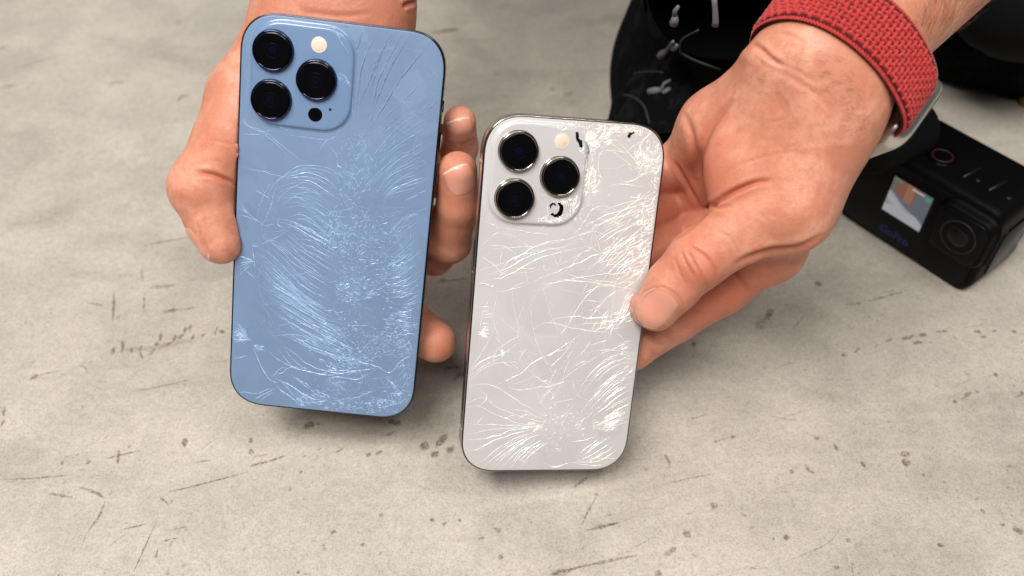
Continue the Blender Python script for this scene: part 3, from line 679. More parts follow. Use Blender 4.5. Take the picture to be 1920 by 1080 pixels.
C2.grains(*z4(590, 780), 48, 36, 160, 1.1, 0, 1.6, .24, 'fine'); C2.grains(*z4(590, 800), 44, 26, 60, 1.2, 0, 1.6, .26, 'main'); C2.grains(*z4(560, 700), 24, 30, 60, 1.8, math.radians(60), .7, .2, 'fine')
C2.grains(*z4(550, 900), 30, 20, 70, 1.4, math.radians(80), .8, .2, 'fine')
for gd in (Z(z4, 855,870, 780,920, 700,965, 640,988), Z(z4, 870,880, 800,940, 720,975, 640,990), Z(z4, 840,850, 770,890, 720,930, 660,975), Z(z4, 880,905, 820,955, 740,985, 650,990), Z(z4, 640,990, 700,1000, 780,1002, 830,975),
           Z(z4, 700,960, 780,965, 850,965, 900,985), Z(z4, 780,850, 720,900, 650,960), Z(z4, 800,860, 740,905, 700,950), Z(z4, 625,875, 700,868, 760,850), Z(z4, 800,930, 730,980), Z(z4, 860,930, 780,985)): L(gd, .36)
L(Z(z4, 655,872, 720,866), .5)
# middle
for gd, w in ((Z(z4, 222,582, 350,515, 400,475, 470,430, 560,385, 640,330, 690,300), .36), (Z(z4, 408,0, 412,60, 415,200, 430,300, 480,430, 540,530, 585,612), .30), (Z(z4, 383,20, 375,150, 345,230, 350,350, 400,470, 480,560), .26),
              (Z(z4, 425,285, 465,250, 510,240, 600,262, 700,285, 780,292, 880,285), .42), (Z(z4, 505,240, 570,215, 650,208, 740,215, 830,205, 900,170), .42), (Z(z4, 418,76, 470,65, 520,40, 580,15, 690,22, 800,35, 900,55, 985,20), .44),
              (Z(z4, 235,76, 300,68, 385,42), .46), (Z(z4, 120,32, 165,32, 205,50, 222,40), .36), (Z(z4, 222,45, 180,140, 150,230, 132,400), .32), (Z(z4, 205,300, 150,400, 95,490), .3), (Z(z4, 215,45, 232,90, 215,230, 265,360), .30),
              (Z(z4, 95,490, 170,440, 260,410, 345,350), .40), (Z(z4, 90,520, 170,470, 265,425), .38), (Z(z4, 90,545, 160,490, 250,452), .34), (Z(z4, 95,505, 150,445, 240,415), .3), (Z(z4, 220,315, 245,345, 270,362), .34), (Z(z4, 245,380, 270,455, 350,500), .34),
              (Z(z4, 290,450, 350,495, 360,515), .30), (Z(z4, 540,362, 600,270, 650,190, 700,110, 770,40, 830,-30), .34), (Z(z4, 640,340, 600,400, 520,480, 560,520), .3), (Z(z4, 700,402, 780,390, 870,392, 975,405), .46), (Z(z4, 645,470, 690,455, 715,448), .5),
              (Z(z4, 640,440, 700,390, 745,315), .28), (Z(z4, 720,365, 790,345, 850,318), .36), (Z(z4, 700,125, 760,128, 790,122), .42), (Z(z4, 790,125, 780,150, 730,180, 745,200), .34), (Z(z4, 500,470, 530,400, 600,380, 640,330), .26),
              (Z(z4, 545,530, 580,470, 640,380, 700,300), .24), (Z(z4, 580,560, 600,480, 650,400), .22), (Z(z4, 470,556, 500,552, 520,560), .5), (Z(z4, 440,600, 470,640, 520,600, 560,560), .3), (Z(z4, 430,590, 480,690, 520,720), .28),
              (Z(z4, 500,600, 540,640), .26), (Z(z4, 620,240, 635,222), .6), (Z(z4, 640,260, 700,245, 800,240, 880,220), .34), (Z(z4, 690,300, 700,250, 830,100, 920,60, 985,10), .32), (Z(z4, 840,110, 860,40, 900,-10), .3)):
    L(gd, w)
for y in (160, 185, 250, 268, 285, 300, 318): L(Z(z4, 150, y, 175, y-5, 192, y+2), .5)
for y in (200, 215): L(Z(z4, 160, y, 215, y-8), .3)
C2.grains(*z4(165, 300), 8, 10, 24, 1.8, math.radians(5), .3, .34); C2.grains(*z4(255, 400), 8, 8, 14, 1.2, .5, .8, .4)
for y in range(0, 9): L(Z(z4, 440+y*2, 690-y*2, 480+4*y, 650-y*8, 520+5*y, 600-y*10), .2, 'fine')
C2.fam([Z(z4, 985,20, 930,80, 900,150, 860,210), Z(z4, 985,180, 930,210, 890,250, 860,290)], 9, .32, wob=.3, trim=.4)
C2.fam([Z(z4, 990,320, 930,335, 880,360, 860,400), Z(z4, 985,440, 940,430, 900,430, 880,440)], 9, .32, wob=.3, trim=.4)
C2.grains(*z4(850, 240), 46, 22, 50, 4.0, math.radians(12), .25, .36)
# band of long splinters running up to the right edge
C2.fam([Z(z3, 130,985, 300,930, 400,885, 520,830, 700,800, 780,800), Z(z3, 135,1060, 300,1030, 460,940, 640,880, 780,830)], 2, .36, trim=.1)
for gd, w in ((Z(z3, 140,980, 230,955, 320,925, 400,885, 470,840, 600,805, 760,800), .42), (Z(z3, 150,870, 200,800, 260,765, 350,780, 440,840), .3), (Z(z3, 260,1005, 330,920, 390,895, 480,870, 580,850), .34), (Z(z3, 240,1030, 280,1000, 300,975), .4),
              (Z(z3, 430,1060, 540,1010, 660,960, 800,900, 950,840, 1060,760, 1190,640), .38), (Z(z3, 600,1042, 720,1022, 860,1000, 1000,990, 1130,960), .44), (Z(z3, 720,1030, 860,900, 960,780, 1060,700, 1190,600), .36),
              (Z(z3, 700,760, 800,700, 880,660, 950,640, 1100,590, 1200,520), .38), (Z(z3, 760,800, 830,720, 960,650, 1080,560, 1200,480), .36), (Z(z3, 690,790, 760,690, 800,630, 850,610, 920,620, 990,660, 1010,700), .30),
              (Z(z3, 900,490, 960,480, 1100,498), .5), (Z(z3, 905,500, 1000,470, 1110,420, 1200,380), .34), (Z(z3, 850,650, 950,600, 1100,560, 1200,500), .3), (Z(z3, 160,860, 210,835, 300,840, 360,890, 370,960), .26),
              (Z(z3, 240,740, 330,735, 440,760, 540,770, 640,800), .34), (Z(z3, 180,700, 240,720, 260,745), .3), (Z(z3, 420,960, 440,1080), .24), (Z(z3, 150,1050, 200,1055, 250,1085), .3), (Z(z3, 400,790, 440,850, 500,860), .22),
              (Z(z3, 490,760, 560,690, 580,640), .22), (Z(z3, 690,720, 700,660, 740,580, 760,520), .36)):
    L(gd, w)
C2.fam([Z(z3, 700,1060, 800,960, 900,860, 1000,780, 1180,700), Z(z3, 860,1075, 930,980, 1010,900, 1160,820)], 6, .30, wob=.5, trim=.35)
C2.fam([Z(z3, 760,790, 860,700, 1000,640, 1190,520), Z(z3, 740,900, 850,820, 1000,740, 1180,640)], 6, .30, wob=.5, trim=.4)
C2.fam([Z(z3, 900,1060, 960,960, 1050,900, 1150,870), Z(z3, 1000,1075, 1050,1020, 1150,960)], 7, .34, wob=.4, trim=.4)
C2.grains(*z3(1080, 900), 34, 44, 110, 3.0, math.radians(40), .5, .32); C2.grains(*z3(1130, 700), 22, 50, 70, 3.0, math.radians(30), .4, .34)
# top right corner, smashed
for gd, w in ((Z(z3, 930,205, 980,260, 1040,330, 1110,410), .4), (Z(z3, 930,205, 860,290, 840,350, 850,420, 900,490), .4), (Z(z3, 860,310, 910,290, 960,320, 1030,370, 1105,410), .34), (Z(z3, 830,250, 880,200, 930,180, 1000,190), .6),
              (Z(z3, 1000,300, 1040,260, 1130,200), .3), (Z(z3, 1060,300, 1100,230, 1160,160), .34), (Z(z3, 930,110, 940,180, 980,230), .3), (Z(z3, 850,120, 880,180, 800,240), .34), (Z(z3, 1110,330, 1160,290, 1215,260), .34),
              (Z(z3, 1110,340, 1150,380, 1210,400), .34), (Z(z3, 1110,340, 1060,300, 1040,240), .34), (Z(z3, 1110,340, 1130,280, 1140,200), .3), (Z(z3, 1110,340, 1080,400, 1060,470), .3), (Z(z3, 940,440, 1010,470, 1090,430), .3)):
    L(gd, w)
C2.grains(*z3(1110, 340), 20, 18, 80, 1.8, 0, 1.6, .30); C2.grains(*z3(1130, 330), 30, 34, 110, 2.2, 0, 1.6, .28)
C2.grains(*z3(800, 460), 18, 30, 90, 2.2, math.radians(80), .7, .30); C2.grains(*z3(780, 230), 20, 26, 90, 2.2, math.radians(60), .9, .28); C2.grains(*z3(840, 220), 26, 16, 90, 2.2, math.radians(35), .5, .36)
C2.grains(*z3(1000, 150), 64, 14, 190, 2.2, math.radians(10), 1.2, .28); C2.grains(*z3(1180, 460), 12, 60, 80, 2.0, 0, 1.4, .30); C2.grains(*z3(660, 140), 30, 8, 60, 1.6, .1, .8, .30)
C2.crackle(Z(z3, 740,110, 1180,140, 1215,300, 1200,480, 1050,480, 1000,330, 930,220, 820,330, 850,480, 760,500, 780,330), 90, .22)
C2.crackle(Z(z3, 700,760, 780,520, 1190,500, 1160,960, 900,1000), 60, .20)
C2.crackle(Z(z4, 400,560, 700,520, 760,760, 460,780), 30, .18)
C2.crackle(Z(z3, 160,800, 700,780, 1190,520, 1180,1060, 150,1060), 44, .20, far=26, keep=.72, mix=.45)
C2.crackle(Z(z4, 120,20, 980,0, 960,560, 700,640, 480,620, 90,560), 42, .20, far=30, keep=.70, mix=.45)
# camera plateau, lower right: smashed around the depth sensor
C2.grains(*z3(640, 580), 22, 10, 50, 1.6, .3, 1.2, .30); C2.grains(*z3(700, 620), 12, 26, 60, 1.9, math.radians(75), .5, .36); C2.grains(*z3(600, 680), 40, 8, 60, 2.0, .2, .8, .30); C2.grains(*z3(760, 400), 6, 50, 70, 2.0, math.radians(80), .5, .36)
L(Z(z3, 480,540, 540,545, 600,570, 650,560), .4); L(Z(z3, 540,560, 545,640, 560,690), .34); L(Z(z3, 470,700, 540,660, 560,640), .34); L(Z(z3, 610,150, 620,170, 600,200), .4); L(Z(z3, 640,150, 700,165, 740,240), .4); L(Z(z3, 300,110, 360,100, 560,150, 620,140), .3)
for x in (648, 662, 676): L(Z(z3, x, 640, x+8, 600, x+22, 560), .3, 'dark')
C2.build(white_back, dict(main=m_white_crack, fine=m_white_fine, dark=m_white_dark))

# chips where the glass is gone and the dark inside shows
def chip(fr, pts, h, m, parent, name='missing_chip', dz=.06):
    q = np.array([fr.pix(x, y, h) for x, y in pts]); n = len(q); c = q.mean(0)
    V = [(a, b, h+.001) for a, b in q] + [(*(c + (p - c)*.86), h + dz) for p in q]
    mesh_obj(name, fr.w(V), [(i, (i+1) % n, n+(i+1) % n, n+i) for i in range(n)] + [tuple(n+i for i in range(n))], m, parent, False)
m_bare = mat('bare_metal_under_glass', (.33, .35, .42), .3, .3)
chip(FS, Z(z3, 708,176, 724,178, 728,205, 722,212, 745,226, 748,262, 742,270, 730,262, 724,240, 712,226, 708,205), 1.42, m_black, white_back)
chip(FS, Z(z3, 750,222, 768,232, 782,258, 788,290, 784,306, 772,296, 752,280, 752,262, 748,240), .35, m_bare, white_back, 'bare_patch')
chip(FS, Z(z3, 1008,188, 1018,178, 1030,182, 1046,174, 1050,180, 1036,192, 1028,196, 1024,212, 1008,210), .02, m_black, white_back)
chip(FS, Z(z3, 604,586, 622,588, 636,604, 637,630, 628,656, 608,672, 584,670, 576,660, 598,652, 612,630, 616,606), 1.40, m_black_glass, white_plate, 'broken_depth_sensor')
chip(FS, Z(z3, 556,600, 572,586, 590,590, 596,606, 580,596, 566,606, 560,622), 1.40, m_elem_ring, white_plate, 'broken_depth_sensor')
chip(FS, Z(z3, 560,655, 572,645, 584,650, 576,664), 1.40, m_elem_ring, white_plate, 'broken_depth_sensor')

# ------------------------------------------------------------------ bodies as one smooth surface
def smin(a, b, k):
    h = np.clip(.5 + .5*(b-a)/k, 0, 1); return b*(1-h) + a*h - k*h*(1-h)
def smax(a, b, k): return -smin(-a, -b, k)
class Cone:
    def __init__(s, a, b, ra, rb): s.a, s.b, s.ra, s.rb = np.asarray(a, np.float32), np.asarray(b, np.float32), ra, rb
    def __call__(s, p):
        pa = p - s.a; ba = s.b - s.a; h = np.clip(pa @ ba / (ba @ ba + 1e-9), 0, 1)
        return np.sqrt(((pa - h[:, None]*ba)**2).sum(1)) - (s.ra + (s.rb - s.ra)*h)
class Ell:
    def __init__(s, c, axes, r): s.c = np.asarray(c, np.float32); s.A = np.asarray(axes, np.float32); s.r = np.asarray(r, np.float32)
    def __call__(s, p):
        q = (p - s.c) @ s.A.T; k0 = np.sqrt(((q/s.r)**2).sum(1)) + 1e-6; k1 = np.sqrt(((q/s.r**2)**2).sum(1)) + 1e-6
        return k0*(k0-1)/k1
def chain(pts, k=3.0):
    """pts: (px, py, z, r) joints"""
    out = []
    for a, b in zip(pts[:-1], pts[1:]): out.append(Cone(P(*a[:3]), P(*b[:3]), a[3], b[3]))
    return out, k
class Body:
    def __init__(s): s.groups = []; s.cuts = []
    def add(s, prims, kin, kout): s.groups.append((prims, kin, kout))
    def cut(s, f_): s.cuts.append(f_)
    def __call__(s, p):
        d = None
        for prims, kin, kout in s.groups:
            e = None
            for q in prims: e = q(p) if e is None else smin(e, q(p), kin)
            d = e if d is None else smin(d, e, kout)
        for c in s.cuts: d = smax(d, -c(p), 1.2)
        return d
def phone_box(fr, w, h, grow=.05):
    def f_(p):
        q = (p - fr.o.astype(np.float32)) @ fr.M.T.astype(np.float32)
        R = 14.0; zc = -3.85
        dx, dy = np.abs(q[:, 0])-(w/2-R), np.abs(q[:, 1])-(h/2-R)
        d2 = np.hypot(np.clip(dx, 0, None), np.clip(dy, 0, None)) + np.minimum(np.maximum(dx, dy), 0) - R - grow
        dz = np.abs(q[:, 2]-zc) - 3.85 - grow
        return np.minimum(np.maximum(d2, dz), 0) + np.hypot(np.clip(d2, 0, None), np.clip(dz, 0, None))
    return f_
def surface(f_, lo, hi, step, levels=1, smooth=2):
    """surface nets on a grid, then subdivided and pulled exactly onto the shape"""
    lo, hi = np.asarray(lo, float), np.asarray(hi, float); n = np.ceil((hi-lo)/step).astype(int) + 1
    ax = [(lo[i] + step*np.arange(n[i])).astype(np.float32) for i in range(3)]
    # coarse pass to find the cells near the surface
    D = np.full(n, 1e3, np.float32); cs = 6
    cg = [a[::cs] for a in ax]; G = np.stack(np.meshgrid(*cg, indexing='ij'), -1).reshape(-1, 3) + np.float32(step*cs/2 - step/2)
    dc = f_(G).reshape([len(a) for a in cg]); near = np.abs(dc) < step*cs*1.05 + 1.5
    sgn = np.repeat(np.repeat(np.repeat(np.sign(dc), cs, 0), cs, 1), cs, 2)[:n[0], :n[1], :n[2]]
    msk = np.repeat(np.repeat(np.repeat(near, cs, 0), cs, 1), cs, 2)[:n[0], :n[1], :n[2]]
    D = sgn.astype(np.float32)*1e3; I = np.argwhere(msk)
    pts = np.stack([ax[k][I[:, k]] for k in range(3)], 1); D[tuple(I.T)] = f_(pts)
    ins = D < 0; c = n - 1
    cnt = np.zeros(c, np.int8)
    for dx in (0, 1):
        for dy in (0, 1):
            for dz in (0, 1): cnt += ins[dx:dx+c[0], dy:dy+c[1], dz:dz+c[2]]
    act = (cnt > 0) & (cnt < 8); idx = -np.ones(c, np.int64); A = np.argwhere(act); idx[tuple(A.T)] = np.arange(len(A))
    acc = np.zeros((len(A), 3)); num = np.zeros(len(A))
    cor = [(a, b, d) for a in (0, 1) for b in (0, 1) for d in (0, 1)]
    for u in cor:
        for v in cor:
            if sum(abs(u[k]-v[k]) for k in range(3)) == 1 and u < v:
                a = D[A[:, 0]+u[0], A[:, 1]+u[1], A[:, 2]+u[2]]; b = D[A[:, 0]+v[0], A[:, 1]+v[1], A[:, 2]+v[2]]
                m = (a < 0) != (b < 0); t = np.where(m, a/np.where(a-b == 0, 1, a-b), 0)
                q = np.array(u) + t[:, None]*(np.array(v)-np.array(u)); acc[m] += q[m]; num += m
    V = lo + step*(A + acc/num[:, None])
    Q = []
    for axn in range(3):
        o = [k for k in range(3) if k != axn]
        s0 = [slice(None)]*3; s1 = [slice(None)]*3; s0[axn] = slice(0, -1); s1[axn] = slice(1, None)
        a, b = ins[tuple(s0)], ins[tuple(s1)]; E = np.argwhere(a != b)
        E = E[(E[:, o[0]] > 0) & (E[:, o[1]] > 0) & (E[:, o[0]] < c[o[0]]) & (E[:, o[1]] < c[o[1]])]
        fl = a[tuple(E.T)]
        def cell(d0, d1):
            e = E.copy(); e[:, o[0]] -= d0; e[:, o[1]] -= d1; return idx[tuple(e.T)]
        q = np.stack([cell(1, 1), cell(0, 1), cell(0, 0), cell(1, 0)], 1)
        flip = ~fl if axn != 1 else fl
        q[flip] = q[flip][:, ::-1]; Q.append(q)
    Q = np.vstack(Q); Q = Q[(Q >= 0).all(1)]
    def relax(V, Q, it):
        for _ in range(it):
            s_ = np.zeros_like(V); n_ = np.zeros(len(V))
            for a, b in ((0, 1), (1, 2), (2, 3), (3, 0)):
                for k in range(3):
                    s_[:, k] += np.bincount(Q[:, a], V[Q[:, b], k], len(V)) + np.bincount(Q[:, b], V[Q[:, a], k], len(V))
                n_ += np.bincount(Q[:, a], minlength=len(V)) + np.bincount(Q[:, b], minlength=len(V))
            V = V*.4 + .6*s_/np.maximum(n_, 1)[:, None]
        return V
    def pull(V, it=2):
        e = .25
        for _ in range(it):
            p = V.astype(np.float32); d = f_(p)
            g = np.stack([f_(p + np.float32([e, 0, 0])) - d, f_(p + np.float32([0, e, 0])) - d, f_(p + np.float32([0, 0, e])) - d], 1)/e
            V = V - np.clip(d, -1.5, 1.5)[:, None]*g/np.maximum((g**2).sum(1), .3)[:, None]
        return V
    V = pull(relax(V, Q, smooth)); V = pull(relax(V, Q, 1), 1)
    for L_ in range(levels):
        E = np.vstack([np.sort(Q[:, [a, b]], 1) for a, b in ((0, 1), (1, 2), (2, 3), (3, 0))])
        u, inv = np.unique(E[:, 0]*len(V) + E[:, 1], return_inverse=True); ea, eb = u // len(V), u % len(V)
        m = len(Q); n0 = len(V); mid = (V[ea]+V[eb])/2; fc = V[Q].mean(1); e = inv.reshape(4, m) + n0; fi = n0 + len(u) + np.arange(m)
        V = np.vstack([V, mid, fc])
        Q = np.vstack([np.stack([Q[:, 0], e[0], fi, e[3]], 1), np.stack([e[0], Q[:, 1], e[1], fi], 1), np.stack([fi, e[1], Q[:, 2], e[2]], 1), np.stack([e[3], fi, e[2], Q[:, 3]], 1)])
        V = relax(V, Q, 1) if L_ == 0 else V
        V = pull(V, 1)
    return V, Q, relax
def normals(V, Q):
    fn = np.cross(V[Q[:, 2]]-V[Q[:, 0]], V[Q[:, 3]]-V[Q[:, 1]]); n = np.zeros_like(V)
    for k in range(4):
        for a in range(3): n[:, a] += np.bincount(Q[:, k], fn[:, a], len(V))
    return n/(np.linalg.norm(n, axis=1)[:, None]+1e-12)
def seg_dist(X, Y, pts):
    """distance of picture points to a polyline, and position along it"""
    best = np.full(len(X), 1e9); par = np.zeros(len(X)); m = len(pts)-1
    for i in range(m):
        a, b = np.array(pts[i], float), np.array(pts[i+1], float); ab = b-a
        t = np.clip(((X-a[0])*ab[0] + (Y-a[1])*ab[1])/(ab@ab+1e-9), 0, 1)
        d = np.hypot(X-a[0]-t*ab[0], Y-a[1]-t*ab[1]); u = d < best; best[u] = d[u]; par[u] = (i+t[u])/m
    return best, par
class Sculpt:
    """folds, tendons and flushed skin added on the camera-facing side of a body"""
    def __init__(s, V, Q, f_):
        s.V, s.Q = V, Q; s.n = normals(V, Q)
        s.x, s.y, s.z = project(V); s.facing = np.clip(-(s.n * (V-CAM)).sum(1)/np.linalg.norm(V-CAM, axis=1)*4, 0, 1)
        s.d = np.zeros(len(V)); s.red = np.zeros(len(V)); s.pale = np.zeros(len(V))
    def fold(s, pts, w, depth, zr=None, lip=.35, taper=.25):
        cp = catmull(np.array(pts, float), 8); dist, par = seg_dist(s.x, s.y, cp)
        t = np.clip(np.minimum(par, 1-par)/taper, 0, 1)**.7 if taper > 0 else 1
        m = s.facing * t
        if zr: m = m * ((s.z > zr[0]) & (s.z < zr[1]))
        g_ = np.exp(-(dist/w)**2); h_ = np.exp(-((dist-2.0*w)/(1.4*w))**2)
        s.d += m*(-depth*g_ + depth*lip*h_); s.red += m*.5*np.exp(-(dist/(w*1.6))**2)*min(1, depth/1.0)
    def swell(s, x, y, rx, ry, hgt, ang=0, zr=None):
        c, sn = math.cos(ang), math.sin(ang); u = ((s.x-x)*c + (s.y-y)*sn)/rx; v = (-(s.x-x)*sn + (s.y-y)*c)/ry
        m = s.facing*1.0
        if zr: m = m * ((s.z > zr[0]) & (s.z < zr[1]))
        s.d += m*hgt*np.exp(-(u*u+v*v))
    def flush(s, x, y, rx, ry, a, ang=0):
        c, sn = math.cos(ang), math.sin(ang); u = ((s.x-x)*c + (s.y-y)*sn)/rx; v = (-(s.x-x)*sn + (s.y-y)*c)/ry
        s.red += a*np.exp(-(u*u+v*v))
    def apply(s): s.V = s.V + s.n*s.d[:, None]; return s.V
def body_object(name, sc, m, parent):
    V = sc.apply(); o = quad_mesh(name, V, sc.Q, m, parent)
    at = o.data.attributes.new('red', 'FLOAT', 'POINT'); at.data.foreach_set('value', np.clip(sc.red, -1, 1).astype(np.float32))
    return o

# skin
m_skin = mat('skin', (.6, .35, .24), .46, Subsurface_Weight=.42, Subsurface_Scale=.0030, ior=1.40)
m_skin.node_tree.nodes['Principled BSDF'].inputs['Subsurface Radius'].default_value = (1.0, .32, .16)
g = N(m_skin); pp = g.pos()
n1 = g.noise(pp, 42, 5, .6, .3); n2 = g.noise(pp, 210, 4, .65); n3 = g.noise(pp, 900, 3, .7)
c = g.mix(g.ramp(n1, [(.42, (0, 0, 0)), (.58, (1, 1, 1))]), (.60, .25, .155), (.755, .365, .25))
c = g.mix(g.ramp(n2, [(.44, (0, 0, 0)), (.68, (.8, .8, .8))]), c, (.60, .225, .14))
at = g.n('Attribute', attribute_name='red')
c = g.mix(g.math('MULTIPLY', at.outputs['Fac'], .85), c, (.56, .175, .105))
c = g.mix(g.ramp(n3, [(.38, (.28, .28, .28)), (.55, (0, 0, 0))]), c, g.mix(1.0, c, (.82, .74, .70), 'MULTIPLY'))
g.l(c, g.b.inputs['Base Color'])
vo = g.n('TexVoronoi', feature='DISTANCE_TO_EDGE'); vo.inputs['Scale'].default_value = 1150
wv = g.mix(.0012, pp, g.n('TexNoise').outputs['Color'], 'LINEAR_LIGHT'); g.l(pp, vo.inputs['Vector'])
cell = g.ramp(vo.outputs['Distance'], [(.0, (0, 0, 0)), (.09, (1, 1, 1))])
lin = g.noise(g.pos((1, 1, 1), (.3, .5, .7)), 330, 5, .7, 1.2)
nb = g.bump(lin, .5, .0005); nb = g.bump(cell, .22, .00016, nb); nb = g.bump(n2, .25, .0005, nb)
g.l(nb, g.b.inputs['Normal']); g.l(g.ramp(n2, [(.3, (.33, .33, .33)), (.7, (.52, .52, .52))]), g.b.inputs['Roughness'])
m_nail = mat('fingernail', (.70, .31, .225), .28, coat=.35, Coat_Roughness=.2, Subsurface_Weight=.3, Subsurface_Scale=.0015)
m_nail_rim = mat('fingernail_rim', (.76, .50, .38), .35, Subsurface_Weight=.2, Subsurface_Scale=.001)
m_hair = mat('body_hair', (.16, .08, .045), .5)

def march(f_, q, d, lim=30):
    q = np.array(q, float); t = 0
    for _ in range(60):
        e = float(f_((q + d*t)[None].astype(np.float32))[0]); t += e*.8
        if abs(e) < .01 or abs(t) > lim: break
    return q + d*t
def nail(f_, c, along, nrm, L, W, parent, curve=.0, lift=.28, name='nail', rim=True):
    """a nail plate lying on the finger: c = its middle, along = towards the free edge"""
    c = np.array(c, float); nrm = norm(np.array(nrm)); along = norm(along - nrm*np.dot(along, nrm)); side = np.cross(nrm, along)
    nu, nv_ = 19, 15; V = []; 
    for i in range(nu):
        u = -1 + 2*i/(nu-1)
        for j in range(nv_):
            v = -1 + 2*j/(nv_-1)
            # square grid mapped to a superellipse
            uu = u*math.sqrt(1 - .42*v*v); vv = v*math.sqrt(1 - .36*u*u)
            q = c + along*(uu*L/2) + side*(vv*W/2) + nrm*3
            s_ = march(f_, q, -nrm)
            edge = max(abs(u), abs(v)); h = lift*(1 - edge**6) + (.10 if u > .8 else 0) - (.12 if edge > .99 and u < .8 else 0)
            V.append(s_ + nrm*h)
    Fc = []; mi = []
    for i in range(nu-1):
        for j in range(nv_-1):
            Fc.append((i*nv_+j, (i+1)*nv_+j, (i+1)*nv_+j+1, i*nv_+j+1)); mi.append(1 if (rim and i >= nu-2) else 0)
    # thickness at the rim
    n0 = len(V); ring = [i*nv_ for i in range(nu)] + [(nu-1)*nv_+j for j in range(1, nv_)] + [i*nv_+nv_-1 for i in range(nu-2, -1, -1)] + [j for j in range(nv_-2, 0, -1)]
    for r_ in ring: V.append(np.array(V[r_]) - nrm*.55)
    m_ = len(ring)
    for k in range(m_): Fc.append((ring[k], n0+k, n0+(k+1) % m_, ring[(k+1) % m_])); mi.append(mi[0] if not rim else 0)
    return mesh_obj(name, V, Fc, None, parent, True, [m_nail, m_nail_rim], mi)

person = empty('person', (80, 520, 0), 'person in black shoes and clothes holding up the two phones, one in each hand', 'person')

# ---- the hand on the left of the picture: it comes from the top, the phone lies in its palm
def zb(fr, px, py, depth): 
    """distance from the camera of the plane `depth` mm behind the back glass"""
    q = onplane(px, py, fr.o - fr.z*depth, fr.z); return float((q-CAM) @ FW)
LH = Body()
B_ = lambda px, py, r, extra=0.: (px, py, zb(FB, px, py, 8 + r + extra), r)
LH.add([Cone(P(585, -260, 392), P(590, 10, 373), 24, 21.5), Cone(P(690, -260, 392), P(672, 20, 374), 24, 21),
        Cone(P(590, 10, 373), P(*B_(560, 200, 17)[:3]), 21.5, 17), Cone(P(672, 20, 374), P(*B_(700, 260, 15)[:3]), 21, 15),
        Cone(P(630, 10, 375), P(*B_(640, 300, 15)[:3]), 20, 15), Cone(P(*B_(700, 230, 14)[:3]), P(*B_(770, 300, 11, 2)[:3]), 14, 11),
        Cone(P(*B_(660, 300, 14)[:3]), P(*B_(755, 400, 11, 3)[:3]), 14, 11), Cone(P(*B_(600, 250, 14)[:3]), P(*B_(700, 520, 10, 4)[:3]), 15, 10)], 12, 8)
LH.add([Cone(P(560, 70, 376), P(470, 190, 373), 20, 17.5), Cone(P(470, 190, 373), P(442, 262, 368), 17.5, 16), Cone(P(442, 262, 368), P(382, 352, 365), 15.5, 13.5),
        Cone(P(382, 352, 365), P(401, 414, 366), 13.0, 10.4), Cone(P(401, 414, 366), P(415, 454, 366), 10.4, 8.9)], 4, 9)
# fingers: index, middle, ring (half hidden), little
LH.add([Cone(P(770, 300, 386), P(848, 345, 402), 10, 9.0), Cone(P(848, 345, 402), P(862, 275, 384), 9, 7.6), Cone(P(862, 275, 384), P(862, 229, 370), 7.6, 6.7)], 2.0, 3)
LH.add([Cone(P(755, 400, 395), P(842, 452, 392), 10.5, 9.6), Cone(P(842, 452, 392), P(858, 385, 375), 9.6, 8.6), Cone(P(858, 385, 375), P(858, 321, 365), 8.6, 8.0)], 2.2, 3)
LH.add([Cone(P(740, 450, 404), P(815, 480, 412), 10, 8.6), Cone(P(815, 480, 412), P(815, 430, 398), 8.6, 7.6)], 2.2, 3)
LH.add([Cone(P(700, 520, 404), P(765, 590, 411), 10, 8.6), Cone(P(765, 590, 411), P(806, 634, 399), 8.6, 8.8), Cone(P(806, 634, 399), P(817, 641, 396), 8.8, 9.0)], 2.2, 4)
LH.cut(phone_box(FB, 78.1, 160.8))
V, Q, _ = surface(LH, (-175, 140, -10), (5, 560, 420), 1.7, 1)
sc = Sculpt(V, Q, LH)
TH = (330, 385)
sc.fold([(362, 324), (385, 325), (410, 331), (445, 348)], 4.0, 1.9, (330, 385), .22)
sc.fold([(395, 300), (430, 306)], 2.5, .14, (330, 385)); sc.fold([(392, 262), (440, 272)], 2.5, .16, (330, 400))
sc.swell(345, 358, 32, 28, 1.0, 0, TH); sc.swell(430, 200, 40, 60, 1.2, .4, (330, 400)); sc.swell(405, 295, 30, 26, .8, 0, TH)
sc.fold([(366, 412), (374, 432), (386, 462), (400, 490)], 2.2, .5, TH, .6)
sc.fold([(755, 12), (775, 4), (800, 0)], 4, 1.4, None, .4, .1); sc.fold([(560, 20), (640, 30), (700, 24)], 5, .3)
sc.flush(400, 300, 60, 60, .45); sc.flush(345, 360, 40, 30, .35); sc.flush(860, 225, 40, 25, .35); sc.flush(845, 320, 30, 30, .45); sc.flush(820, 640, 30, 30, .4); sc.flush(640, 30, 120, 40, .25); sc.flush(400, 460, 50, 30, .3)
left_hand = body_object('hand', sc, m_skin, person)
def toward(p): return norm(CAM - np.array(p))
# thumb nail seen from its side
nn_ = norm(-RT*.86 - UP*.22 - FW*.52); al = norm(P(404, 494, 364) - P(376, 412, 364)); tc = march(LH, P(384, 456, 364) + nn_*8, -nn_)
nail(LH, tc, al, nn_, 15.5, 11.5, left_hand, lift=.5)
# index and middle nails, facing right and down
for (c0, a0, a1, nv, L_, W_) in (((873, 250, 364), (-.42, .9), 0, (.42, -.34, -.70), 12.0, 10.5), ((872, 340, 358), (-.55, .83), 0, (.46, -.25, -.72), 13.0, 12.0)):
    nr = norm(nv[0]*RT + nv[1]*UP + nv[2]*FW); al = norm(a0[0]*RT + a0[1]*UP)
    nail(LH, march(LH, P(*c0), -nr), al, nr, L_, W_, left_hand)

